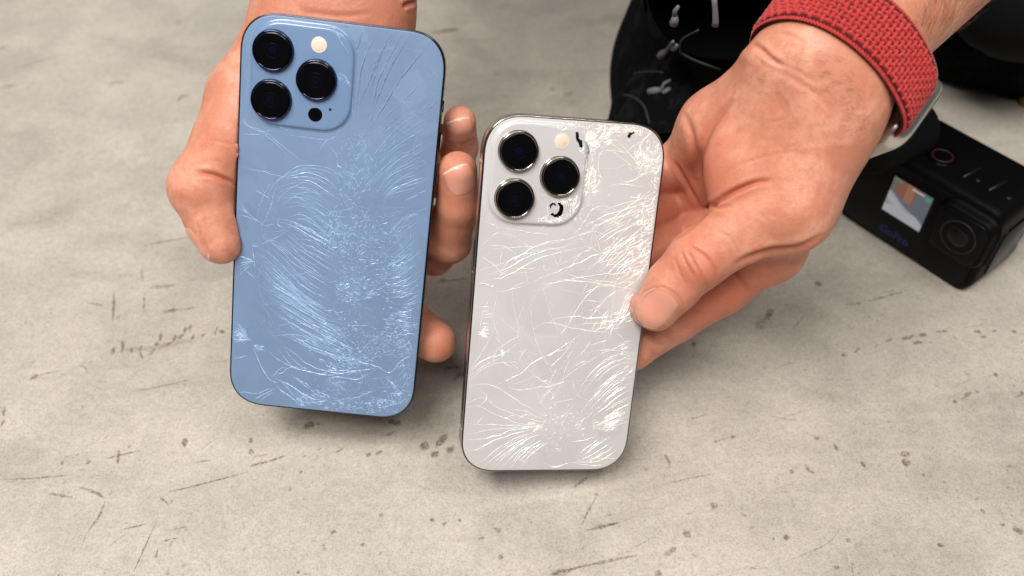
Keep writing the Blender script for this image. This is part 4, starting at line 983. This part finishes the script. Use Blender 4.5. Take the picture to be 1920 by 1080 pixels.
# ---- the hand on the right: palm up, thumb pressed on the edge of the silver phone
RH = Body()
S_ = lambda px, py, r, extra=0.: (px, py, zb(FS, px, py, 8 + r + extra), r)
W1, W2 = P(1529, 112, 330), P(1571, 141, 333)
E1, E2 = P(1700, -170, 362), P(1800, -110, 366)
RH.add([Cone(W1, E1, 16.6, 25), Cone(W2, E2, 16.8, 26), Cone(P(1548, 126, 336), P(1750, -140, 368), 17.5, 24)], 10, 8)
RH.add([Cone(W1, P(1478, 135, 337), 16.6, 15.5), Cone(P(1478, 135, 337), P(1345, 240, 366), 15.5, 14.5), Cone(P(1345, 240, 366), P(1293, 298, 383), 14.5, 12),
        Cone(P(1545, 150, 338), P(1385, 330, 378), 17, 14), Cone(P(1545, 170, 338), P(1425, 410, 377), 17, 14), Cone(P(1500, 200, 342), P(1330, 350, 388), 16, 12)], 8, 10)
RH.add([Cone(W2, P(1556, 205, 335), 16.8, 17.3), Cone(P(1556, 205, 335), P(1482, 392, 345), 17.8, 16.2), Cone(P(1540, 260, 342), P(1440, 462, 371), 16, 13.5), Cone(P(1440, 462, 371), P(1442, 462, 372), 13.5, 13.5)], 9, 10)
RH.add([Ell(P(1425, 292, 351), [norm(P(1385, 380, 355)-P(1450, 200, 345)), norm(np.cross(FW, norm(P(1385, 380, 355)-P(1450, 200, 345)))), FW], (29, 21, 17)), Cone(P(1455, 220, 343), P(1500, 370, 349), 15, 14)], 6, 6)
# thumb
RH.add([Cone(P(1482, 392, 345), P(1395, 428, 348), 15.5, 12.6), Cone(P(1395, 428, 348), P(1308, 487, 353), 12.6, 11.7), Cone(P(1308, 487, 353), P(1262, 535, 357), 11.5, 10.4), Cone(P(1262, 535, 357), P(1230, 578, 360.5), 10.4, 9.1)], 3, 5)
# index along the bottom edge, then the others curled behind the phone
RH.add([Cone(P(1440, 458, 373), P(1352, 535, 379), 13.6, 12.2), Cone(P(1352, 535, 379), P(1262, 592, 386), 12.2, 11.4), Cone(P(1262, 592, 386), P(1180, 650, 392), 11.4, 10.4), Cone(P(1180, 650, 392), P(1090, 640, 393), 10.4, 9)], 2.5, 4)
RH.add([Cone(P(1395, 400, 384), P(1275, 445, 395), 12, 9.8), Cone(P(1275, 445, 395), P(*S_(1170, 480, 9)[:3]), 9.6, 9.0)], 2, 2.5)
RH.add([Cone(P(1340, 345, 387), P(1262, 385, 397), 10.5, 9.4), Cone(P(1262, 385, 397), P(*S_(1150, 420, 8.6)[:3]), 9.2, 8.6)], 2, 2.2)
RH.add([Cone(P(1295, 298, 384), P(1240, 325, 388), 11, 9.4), Cone(P(1240, 325, 388), P(*S_(1150, 350, 8)[:3]), 9, 8)], 2, 2.6)
RH.cut(phone_box(FS, 71.5, 146.7))
V, Q, _ = surface(RH, (20, 160, 40), (250, 520, 420), 1.6, 1)
sc = Sculpt(V, Q, RH)
TZ = (325, 368)
# thumb knuckle folds
sc.fold([(1277, 470), (1290, 500), (1312, 528)], 2.6, .55, TZ); sc.fold([(1264, 480), (1272, 505), (1290, 540)], 2.4, .45, TZ); sc.fold([(1288, 466), (1300, 490), (1318, 520), (1328, 540)], 2.4, .6, TZ)
sc.fold([(1290, 462), (1315, 475), (1338, 500), (1345, 525)], 3.0, .75, TZ); sc.swell(1322, 515, 16, 22, 1.1, -.4, TZ); sc.fold([(1307, 505), (1318, 530), (1330, 540)], 2.2, .4, TZ)
sc.fold([(1340, 430), (1370, 445)], 3, .2, TZ)
# thumb web and palm creases
sc.fold([(1262, 448), (1307, 413), (1334, 386), (1369, 363), (1410, 345), (1450, 338)], 4.5, 2.2, (325, 380), .2)
sc.fold([(1330, 382), (1345, 390), (1372, 385)], 3, .7, (325, 380))
sc.fold([(1350, 330), (1400, 305), (1460, 288), (1510, 285)], 2.8, .22, TZ, .15)
sc.fold([(1310, 330), (1314, 285), (1335, 235), (1375, 185)], 7, 1.5, (325, 395), .3); sc.fold([(1262, 300), (1285, 340), (1310, 385)], 4, 1.0, (350, 400)); sc.fold([(1282, 210), (1300, 260), (1306, 320)], 6, .9, (345, 400))
sc.fold([(1410, 82), (1430, 94), (1446, 110), (1470, 124)], 4.5, 1.3, None, .3); sc.fold([(1462, 120), (1500, 136), (1535, 160)], 4, .35, None, .2); sc.fold([(1450, 62), (1480, 66), (1512, 82)], 4.0, .4, None, .2)
sc.fold([(1430, 118), (1490, 150), (1540, 185), (1570, 230)], 6, .35, None, .1)
sc.swell(1425, 290, 60, 80, 1.2, .3); sc.swell(1400, 105, 26, 16, 1.2, .5); sc.swell(1490, 400, 40, 32, .8, 0)
# lower contour: index finger folds under the thumb
sc.fold([(1374, 500), (1404, 482), (1450, 468), (1500, 462), (1545, 440)], 5, 1.6, (325, 400), .3); sc.fold([(1375, 500), (1395, 530), (1412, 550)], 3.5, .9, (355, 400)); sc.fold([(1288, 574), (1300, 580), (1325, 594)], 3, .5, (355, 400)); sc.fold([(1352, 522), (1372, 540), (1385, 548)], 4, .6, (355, 400))
sc.fold([(1216, 650), (1230, 672)], 2.5, .4, (355, 400))
for a, b in (((1450, 190), (1490, 184)), ((1440, 230), (1500, 220)), ((1470, 205), (1540, 215)), ((1500, 320), (1560, 330)), ((1420, 400), (1450, 420))): sc.fold([a, b], 2.4, .16, TZ)
sc.fold([(1197, 583), (1203, 556), (1232, 538), (1262, 548), (1279, 570), (1276, 590)], 2.0, .40, TZ, .5, .1)
sc.flush(1310, 500, 60, 60, .55); sc.flush(1230, 560, 34, 40, .30); sc.flush(1400, 345, 110, 55, .45); sc.flush(1340, 590, 130, 70, .75, -.5); sc.flush(1290, 380, 60, 90, .9); sc.flush(1330, 260, 40, 90, .45); sc.flush(1440, 540, 80, 60, .5); sc.flush(1450, 240, 90, 70, .18)
right_hand = body_object('hand', sc, m_skin, person)
# thumb nail
nr = norm(.10*RT - .12*UP - 1.0*FW); al = norm(P(1213, 614, 362) - P(1262, 556, 357))
nail(RH, march(RH, P(1238, 585, 345), -nr), al, nr, 16.6, 14.0, right_hand, lift=.30)
# a small scar-pink patch on the thumb
# hairs on wrist and forearm
def hairs(name, f_, n, area, zc, ang, L_, parent):
    B = Bag(); r = np.random.default_rng(5); k = 0
    while k < n:
        x, y = area(r); k += 1
        q = P(x, y, zc); d = norm(q - CAM)
        s_ = march(f_, P(x, y, 290), d, 140)
        if abs(float(f_(s_[None].astype(np.float32))[0])) > .1: continue
        e = .5; gd = norm(np.array([float(f_((s_ + np.eye(3)[i]*e)[None].astype(np.float32))[0]) for i in range(3)]))
        a = ang + r.normal(0, .28); t = math.cos(a)*RT + math.sin(a)*UP; t = norm(t - gd*np.dot(t, gd)); l_ = L_*r.uniform(.5, 1.4); sd = np.cross(gd, t)*r.normal(0, .25)
        pts = [s_ - gd*.2 + (t + sd*u)*l_*u + gd*l_*.34*math.sin(u*2.2) for u in np.linspace(0, 1, 5)]
        B.add(*tube(pts, [.042, .04, .036, .028, .015], 3, False))
    o = B.build(name, m_hair, parent, True); o['kind'] = 'stuff'; return o
hairs('arm_hair', RH, 300, lambda r: (lambda t, s_: (1770 + t*110 - s_*60, 110 - t*125 - s_*60))(r.random(), r.random()), 340, 2.2, 7.5, right_hand)
hairs('wrist_hair', RH, 75, lambda r: (lambda t: (1560 + 60*t + r.normal(0, 16), 110 + 150*t + r.normal(0, 26)))(r.random()), 330, 2.9, 4.4, right_hand)
hairs('wrist_hair', RH, 30, lambda r: (r.normal(1480, 40), r.normal(150, 30)), 330, 3.0, 3.2, right_hand)

# ------------------------------------------------------------------ clothes and shoes of the person
m_shoe = mat('black_shoe_fabric', (.0035, .0035, .004), .9, Specular_IOR_Level=.04); g = N(m_shoe)
g.l(g.bump(g.noise(g.pos(), 900, 3), .5, .0006), g.b.inputs['Normal'])
g.l(g.ramp(g.noise(g.pos((1, 1, 1), (.4, .2, .6)), 75, 5, .7, .4), [(.50, (.0035, .0035, .004)), (.60, (.010, .010, .011)), (.68, (.005, .005, .006))]), g.b.inputs['Base Color'])
m_cloth = mat('black_cloth', (.005, .005, .006), .9, Specular_IOR_Level=.2)
m_loop = mat('grey_lace_loop', (.13, .13, .145), .55)
m_seam = mat('dark_grey_stitching', (.014, .014, .016), .7)
FL = lambda x, y, h: onfloor(x, y, h)
def simple_body(name, prims, lo, hi, step, m, parent, k=25, cutfloor=True):
    b = Body(); b.add(prims, k, 8)
    if cutfloor: b.cut(lambda p: p[:, 2] - .6)
    V, Q, _ = surface(b, lo, hi, step, 0); return quad_mesh(name, V, Q, m, parent), b
s1 = [Cone(FL(1283, 262, 38), FL(1325, 112, 54), 44, 47), Cone(FL(1325, 112, 54), FL(1372, -5, 84), 47, 44), Cone(FL(1310, 160, 30), FL(1400, -160, 34), 46, 40), Cone(FL(1372, -5, 84), FL(1390, -60, 150), 44, 44)]
shoe, sb = simple_body('shoe', s1, (20, 370, -6), (290, 830, 215), 6, m_shoe, person)
def on_body(b, pts, up=0.0):
    out = []
    for x, y in pts:
        q0 = P(x, y, 400); s_ = march(b, q0, norm(q0-CAM), 400); out.append(s_ - norm(s_-CAM)*up)
    return out
for pts, r_ in (([(1170, 178), (1190, 183), (1208, 200), (1218, 232)], .8), ([(1188, 138), (1215, 134), (1245, 136)], .6), ([(1275, 98), (1300, 112), (1332, 124), (1350, 130)], .6), ([(1275, 98), (1278, 75), (1310, 56)], .5)):
    tb = tube(catmull(on_body(sb, pts), 3), r_, 6); mesh_obj('seam', *tb, m_seam, shoe)
for pts, rr in (([(1216, 172), (1228, 170), (1240, 168)], (2.3, 2.6, 1.6)), ([(1240, 168), (1246, 156), (1258, 150)], (1.2, 1.3, 1.1)), ([(1242, 174), (1250, 170), (1257, 165)], (1.5, 1.7, 1.3)),
                ([(1237, 106), (1243, 100), (1250, 95)], (2.5, 2.5, 1.4)), ([(1250, 95), (1256, 86), (1262, 78)], (1.2, 1.3, 1.0)), ([(1262, 92), (1266, 89), (1268, 86)], (1.6, 1.7, 1.4)),
                ([(1263, 44), (1265, 38), (1266, 30)], (2.6, 2.4, 1.4)), ([(1265, 30), (1266, 20), (1272, 12)], (1.4, 1.4, 1.0)), ([(1339, -6), (1341, 20), (1342, 40), (1341, 48)], (1.6, 1.5, 1.6, 2.0))):
    c3 = catmull(on_body(sb, pts, .4), 2.5); rad = .8*np.interp(np.linspace(0, 1, len(c3)), np.linspace(0, 1, len(rr)), rr)
    mesh_obj('lace_loop', *tube(c3, rad, 8), m_loop, shoe)
s2 = [Cone(FL(1840, 10, 42), FL(1985, 46, 40), 45, 44), Cone(FL(1840, 10, 42), FL(1860, -120, 60), 46, 44), Cone(FL(1985, 46, 40), FL(2050, -80, 60), 44, 44)]
simple_body('shoe', s2, (250, 450, -6), (720, 860, 150), 7, m_shoe, person)
a1, a2 = FL(1385, -60, 120), FL(1950, -60, 100)
kn1, kn2 = np.array([120, 660, 470.]), np.array([470, 640, 470.]); hp = np.array([250, 980, 330.])
simple_body('trousers', [Cone(a1, kn1, 52, 70), Cone(kn1, hp, 70, 105), Cone(a2, kn2, 52, 70), Cone(kn2, hp + [60, 0, 0], 70, 105)], (0, 420, 40), (760, 1140, 600), 14, m_cloth, person, 30, False)
ew = P(1860, -330, 382); ew2 = P(640, -330, 400)
sh1, sh2 = np.array([420, 830, 700.]), np.array([60, 830, 700.])
simple_body('jumper', [Cone(hp + [20, 0, 60], np.array([235, 870, 640.]), 130, 145), Cone(sh1, sh2, 80, 80), Cone(sh1, ew, 58, 40), Cone(sh2, ew2, 58, 38)], (-180, 400, 180), (560, 1180, 860), 14, m_cloth, person, 40, False)

# ------------------------------------------------------------------ the watch with its braided red band
m_red = mat('red_yarn', (.58, .022, .018), .62, Sheen_Weight=.25); g = N(m_red)
g.l(g.mix(g.ramp(g.noise(g.pos(), 500, 4), [(.3, (0, 0, 0)), (.7, (1, 1, 1))]), (.38, .012, .012), (.56, .026, .020)), g.b.inputs['Base Color'])
g.l(g.bump(g.noise(g.pos(), 3500, 2), .5, .0003), g.b.inputs['Normal'])
m_red_core = mat('red_band_core', (.07, .002, .002), .9)
m_alu = mat('silver_aluminium', (.62, .60, .57), .30, .9)
N_ = norm((.605*RT + .796*UP)*math.cos(math.radians(9)) + FW*math.sin(math.radians(9)))
e1 = .80*RT - .60*UP; e1 = norm(e1 - N_*np.dot(e1, N_)); e2 = np.cross(N_, e1); e2 = e2 if e2 @ FW < 0 else -e2
WC = P(1553, 117, 337) + N_*4.5
wroot = empty('wristwatch', WC, 'silver wristwatch on a braided red loop band, worn on the wrist of the right-hand arm', 'wristwatch')
# the band lies on the skin: its radius is measured on the arm all the way round
RPH = np.linspace(0, 2*math.pi, 73); RAD = []
for p_ in RPH:
    d_ = e1*math.cos(p_) + e2*math.sin(p_)
    RAD.append(max(float(np.linalg.norm(march(RH, WC + N_*o_ + d_*60, -d_, 60) - WC - N_*o_)) for o_ in (-11, -5, 0, 5, 11)))
RAD = np.array(RAD); 
for _ in range(3): RAD[:-1] = (np.roll(RAD[:-1], 1) + 2*RAD[:-1] + np.roll(RAD[:-1], -1))/4; RAD[-1] = RAD[0]
RAD += .5; print('band', RAD.min(), RAD.max())
def loop(phi):
    b = 4.6*math.exp(-((math.degrees(phi)-4)/26)**2)
    return WC + (e1*math.cos(phi) + e2*math.sin(phi))*(b + float(np.interp(phi % (2*math.pi), RPH, RAD)))
phis = np.radians(np.linspace(-2, 300, 900)); pth = np.array([loop(p_) for p_ in phis])
L_ = np.concatenate([[0], np.cumsum(np.linalg.norm(np.diff(pth, axis=0), axis=1))])
def at_len(s_):
    q = np.array([np.interp(s_, L_, pth[:, k]) for k in range(3)]); q2 = np.array([np.interp(s_+.4, L_, pth[:, k]) for k in range(3)]); q1 = np.array([np.interp(s_-.4, L_, pth[:, k]) for k in range(3)])
    t = norm(q2-q1); o = np.cross(t, N_); o = o if np.dot(o, q - WC) > 0 else -o
    return q, t, o
BW = 22.0
V = []; n_s = 110
ss = np.linspace(0.3, L_[-1]-.3, n_s); sec = [(-BW/2, 0), (-BW/2, 1.3), (-BW/2+.6, 1.75), (BW/2-.6, 1.75), (BW/2, 1.3), (BW/2, 0)]
for s_ in ss:
    q, t, o = at_len(s_)
    for a, b in sec: V.append(q + N_*a + o*b)
Fc = [(i*6+k, i*6+(k+1) % 6, (i+1)*6+(k+1) % 6, (i+1)*6+k) for i in range(n_s-1) for k in range(6)]
band = mesh_obj('watch_band', V, Fc, m_red_core, wroot)
# yarn strands: one bent strand per crossing
def strand(q, t, o, u, v, hl, hw, hh, B):
    """rounded yarn segment; u,v unit directions along and across"""
    rows = [(-1.0, .55, .05), (-.72, .95, .62), (0, 1.0, 1.0), (.72, .95, .62), (1.0, .55, .05)]; Vv = []
    for f_, w_, h_ in rows:
        c_ = q + u*(f_*hl)
        for a in (-90, -42, 0, 42, 90):
            ra = math.radians(a); Vv.append(c_ + v*(math.sin(ra)*hw*w_) + o*(math.cos(ra)*hh*(.35 + .65*h_) - .25))
    B.add(Vv, [(i*5+k, i*5+k+1, (i+1)*5+k+1, (i+1)*5+k) for i in range(4) for k in range(4)])
Bg = Bag(); cols = 9; cw = (BW - 3.4)/cols; pitch = 2.05; rowsN = int(L_[-1]/pitch); rb = np.random.default_rng(2)
for j in range(rowsN):
    for i in range(cols):
        sx = (j + .5)*pitch + rb.normal(0, .04)
        if sx > L_[-1]-.5: continue
        q, t, o = at_len(sx); a = -BW/2 + 1.7 + (i+.5)*cw; q = q + N_*(a + rb.normal(0, .04)) + o*1.72
        k = 2*((i + j) % 2)
        d = norm(N_ + t*rb.normal(.10, .08)) if k < 2 else norm(t + N_*rb.normal(.08, .08)); sd = np.cross(o, d)
        strand(q, t, o, d, sd, (1.5 if k < 2 else 1.5), .76, 1.4, Bg)
Bg.build('braid', m_red, band)['kind'] = 'stuff'
Bg = Bag()
for j in range(int(L_[-1]/1.25)):
    for e_ in (-1, 1):
        q, t, o = at_len((j+.5)*1.25); q = q + N_*(e_*(BW/2 - .8)) + o*1.3
        d = norm(t*.8 + N_*e_*-.75); strand(q, t, norm(o + N_*e_*.7), d, np.cross(o, d), 1.7, .66, .95, Bg)
Bg.build('braided_edge', m_red, band)['kind'] = 'stuff'
ph0 = math.radians(-2); cq = loop(ph0); ct = norm(loop(ph0+.05)-loop(ph0-.05)); co = np.cross(ct, N_); co = co if np.dot(co, cq-WC) > 0 else -co
ct = norm(ct*1.0); fr = Frame(cq + co*2.2 + N_*4.0 - ct*16.5, N_, ct, co) if np.dot(np.cross(N_, ct), co) > 0 else Frame(cq + co*2.2 + N_*4.0 - ct*16.5, N_, -ct, co)
case = mesh_obj('watch_case', *slab(fr, 34, 36, 9, [(3.5, -5.2), (1.6, -4.8), (.4, -3.4), (0, -1.2), (.2, 2.0), (.9, 3.6), (2.2, 4.4)], 12, 2.3), m_alu, wroot)
mesh_obj('watch_glass', *slab(fr, 34, 36, 9, [(2.2, 4.39), (2.5, 4.8), (3.4, 5.2), (5.5, 5.4)], 12, 2.3, 0, 0, False), m_black_glass, wroot)
mesh_obj('watch_sensor', *slab(fr, 24, 24, 11.8, [(0, -5.1), (1, -5.8), (4, -6.6)], 12, 2.0), m_black_glass, wroot)

# ------------------------------------------------------------------ the action camera standing on the floor
m_cam = mat('black_rubber', (.003, .003, .0035), .45, Specular_IOR_Level=.07); g = N(m_cam)
g.l(g.bump(g.noise(g.pos(), 1500, 2), .3, .0003), g.b.inputs['Normal'])
m_cam2 = mat('black_glossy_plastic', (.002, .002, .003), .25, Specular_IOR_Level=.16)
m_foam = mat('black_foam', (.004, .004, .005), .9, Specular_IOR_Level=.2); g = N(m_foam)
g.l(g.bump(g.noise(g.pos(), 1400, 4, .7), .8, .0012), g.b.inputs['Normal'])
m_greyp = mat('dark_grey_print', (.006, .006, .007), .5)
m_redp = mat('dark_red_print', (.045, .005, .006), .5)
m_bluep2 = mat('blue_print', (.004, .018, .11), .5)
m_lightp = mat('grey_print', (.36, .37, .38), .5)
c1 = onfloor(1808, 557); c0 = onfloor(1569, 401)
cx_ = norm(np.array([c1[0]-c0[0], c1[1]-c0[1], 0])); cz_ = np.array([0, 0, 1.]); cy_ = np.cross(cz_, cx_)
GW, GD, GH = float(np.linalg.norm(c1-c0)) + 3, 46.0, 55.5
# frame for the front face: x right, y up, z out of the face
FG = Frame(c1 - cx_*GW/2 + cz_*(GH/2 + .3) , cx_, cz_, -cy_)
groot = empty('action_camera', c1 - cx_*GW/2 + cy_*GD/2, 'small black action camera with a lit front screen, standing on the floor', 'action camera')
body = mesh_obj('body', *slab(FG, GW, GH, 9, [(4.5, -GD), (1.6, -GD+1), (.2, -GD+4), (0, -GD+8), (0, -4.5), (.5, -2.2), (1.6, -.7), (3.4, 0)], 10, 2.3), m_cam, groot)
def onface(x, y, h=0.0): return FG.pix(x, y, h)
sc4 = [onface(*q, .5) for q in ((1678, 329), (1750, 372), (1723, 437), (1655, 390))]
sxy = np.mean(sc4, axis=0); sw = (np.linalg.norm(sc4[1]-sc4[0]) + np.linalg.norm(sc4[2]-sc4[3]))/2; sh = (np.linalg.norm(sc4[3]-sc4[0]) + np.linalg.norm(sc4[2]-sc4[1]))/2
print('screen', sxy, sw, sh, 'cam', GW)
mesh_obj('front_panel', *slab(FG, GW-8, GH-8, 6, [(0, -.2), (0, .28), (.4, .5)], 8, 2.2, 0, 0, False), m_cam2, groot)
# the screen shows the scene as a small picture
m_scr = bpy.data.materials.new('lit_screen'); m_scr.use_nodes = True; g = N(m_scr)
at = g.n('Attribute', attribute_name='col'); g.b.inputs['Base Color'].default_value = (0, 0, 0, 1); g.b.inputs['Roughness'].default_value = .2
g.l(at.outputs['Color'], g.b.inputs['Emission Color']); g.b.inputs['Emission Strength'].default_value = .95
nn = 48; V = []; cc = []
for j in range(nn+1):
    for i in range(nn+1):
        u, v = i/nn, j/nn; V.append((sxy[0] + (u-.5)*sw, sxy[1] + (v-.5)*sh, .56))
        wav = .05*math.sin(9*u + 2*v)
        if v > .60 - .42*u + wav*.5:
            col = (.11, .115, .15)
            if u < .62 and v > .62 - .2*u: col = (.20, .085, .055) if (u > .12) else (.12, .11, .12)
            if .36 < u < .58 and v > .52: col = (.27, .13, .075)
        else:
            t_ = .5 + .5*math.sin(14*(v + .55*u) + 1.2); col = (.23 + .13*t_, .225 + .13*t_, .24 + .14*t_)
            if v < .22 + .1*u: col = (.36, .36, .39)
        if .48 < u < .80 and .90 < v < .955: col = (.55, .42, .42)
        if .04 < u < .22 and .90 < v < .97: col = (.08, .20, .11)
        if .84 < u < .96 and .82 < v < .92: col = (.06, .28, .12)
        cc.append((*col, 1))
scr = mesh_obj('front_screen', FG.w(V), [(j*(nn+1)+i, j*(nn+1)+i+1, (j+1)*(nn+1)+i+1, (j+1)*(nn+1)+i) for j in range(nn) for i in range(nn)], m_scr, groot)
ca = scr.data.color_attributes.new('col', 'FLOAT_COLOR', 'POINT'); ca.data.foreach_set('color', np.array(cc, np.float32).ravel())
mesh_obj('screen_bezel', *slab(FG, sw+3, sh+3, 2.2, [(0, .4), (.1, .53)], 6, 2.2, sxy[0], sxy[1], False), m_cam2, groot)
lc = onface(1802, 440, 3)
lens = mesh_obj('lens_housing', *slab(FG, 30, 30, 7.5, [(-1.6, .4), (-.8, .9), (0, 2.2), (.2, 4.2), (.9, 5.2), (2.2, 5.5)], 10, 2.3, lc[0], lc[1], False), m_cam, groot)
mesh_obj('lens_cover_glass', *slab(FG, 25.6, 25.6, 5.6, [(0, 5.45), (.1, 5.75), (.5, 5.85)], 8, 2.3, lc[0], lc[1], False), m_cam2, lens)
mesh_obj('lens_ring', *lathe(FG, lc[0], lc[1], [(9.5, 5.84), (9.4, 6.05), (8.9, 6.1), (8.6, 5.9)], 40, False, False), m_greyp, lens)
mesh_obj('lens_element', *lathe(FG, lc[0], lc[1], [(5.5, 5.85), (5, 6.1), (3, 6.5), (.5, 6.65)], 32), m_black_glass, lens)
def text_obj(name, body_, fr, x, y, size, m, parent, ang=0.0, h=.1, bold=.012):
    cu = bpy.data.curves.new(name, 'FONT'); cu.body = body_; cu.size = size; cu.align_x = 'CENTER'; cu.align_y = 'CENTER'; cu.extrude = .05; cu.offset = bold*size
    o = bpy.data.objects.new(name, cu); scene.collection.objects.link(o)
    dg = bpy.context.evaluated_depsgraph_get(); me = bpy.data.meshes.new_from_object(o.evaluated_get(dg)); bpy.data.objects.remove(o)
    v = np.array([q.co[:] for q in me.vertices]); c_, s_ = math.cos(ang), math.sin(ang)
    v2 = np.column_stack([x + v[:, 0]*c_ - v[:, 1]*s_, y + v[:, 0]*s_ + v[:, 1]*c_, v[:, 2] + h])
    me2 = mesh_obj(name, fr.w(v2), [tuple(p.vertices) for p in me.polygons], m, parent, False); return me2
bl = onface(1676, 441, .6)
text_obj('lettering', 'GoPro', FG, bl[0], bl[1], 6.6, m_bluep2, groot, 0, .56, .035)
# top face: record button, speaker slots, plate edges
FT = Frame(FG.w([[0, GH/2, 0]])[0], cx_, cy_, cz_)
rp = FT.pix(1767, 293, .3)
btn = mesh_obj('record_button', *lathe(FT, rp[0], rp[1], [(8.2, -.3), (8.0, .5), (7.4, .7), (.5, .75)], 40), m_cam2, groot)
mesh_obj('button_ring', *lathe(FT, rp[0], rp[1], [(5.6, .72), (5.5, .95), (4.7, .95), (4.6, .72)], 36, False, False), m_redp, btn)
for (ax_, ay_, bx_, by_) in ((1805, 333, 1836, 317), (1853, 358, 1888, 340)):
    a, b = FT.pix(ax_, ay_), FT.pix(bx_, by_); mesh_obj('top_ridge', *tube(FT.w([[*a, .1], [*b, .1]]), .8, 8), m_greyp, groot)
for q in ((1834, 338), (1892, 371)):
    a = FT.pix(*q); mesh_obj('screw', *lathe(FT, a[0], a[1], [(1.3, -.2), (1.2, .3), (.3, .35)], 14), m_greyp, groot)
# side face with its grey lettering
FSD = Frame(FG.w([[GW/2, 0, -GD/2]])[0], cy_, cz_, cx_)
st_ = FSD.pix(1912, 452)
text_obj('lettering', 'HERO', FSD, st_[0]+3, st_[1], 6.0, m_lightp, groot, 0, .08, .03)
mesh_obj('side_door', *slab(FSD, 26, 32, 5, [(0, -.3), (0, .5), (.7, .9)], 8, 2.2, 0, -4, False), m_cam2, groot)
# foam-covered microphone lying across the back of the top
mic = [P(1614, 276, 455), P(1650, 264, 461), P(1690, 247, 468), P(1724, 233, 474)]
mc = catmull(np.array(mic), 1.5); n_ = len(mc); tt = np.linspace(0, 1, n_); rad = 15.5*np.clip(1 - np.maximum(0, (np.abs(tt-.5)-.36)/.14)**2.6*.42, .3, 1)
mp = empty('foam_cylinder', mc[n_//2], 'matt black foam cylinder lying behind and on top of the action camera', 'microphone foam')
mesh_obj('foam_sleeve', *tube(mc, rad, 28), m_foam, mp)
md = norm(mc[-1]-mc[0])
mesh_obj('end_cap', *tube([mc[-1] + md*.2, mc[-1] + md*1.8, mc[-1] + md*2.4], [rad[-1]*.93, rad[-1]*.86, rad[-1]*.6], 24), m_cam, mp)
mesh_obj('stem', *tube([mc[n_//3], mc[n_//3]*.35 + (c0 + cy_*30 + cx_*14 + cz_*50)*.65], 6, 12), m_cam, mp)

# the ochre thing that just shows at the right edge beside the second shoe
m_ochre = mat('ochre_paint', (.30, .15, .02), .55)
oc = onfloor(1931, 194)
FO = Frame(oc + [0, 0, 0], RT, np.array([0, 1., 0]), np.array([0, 0, 1.]))
yb = mesh_obj('yellow_block', *slab(FO, 16, 10, 3, [(.8, .2), (0, 1.2), (0, 13), (.8, 14.2), (2, 14.6)], 6, 2.2), m_ochre)
tag(yb, 'small ochre yellow block at the right edge, beside the black shoe', 'block')
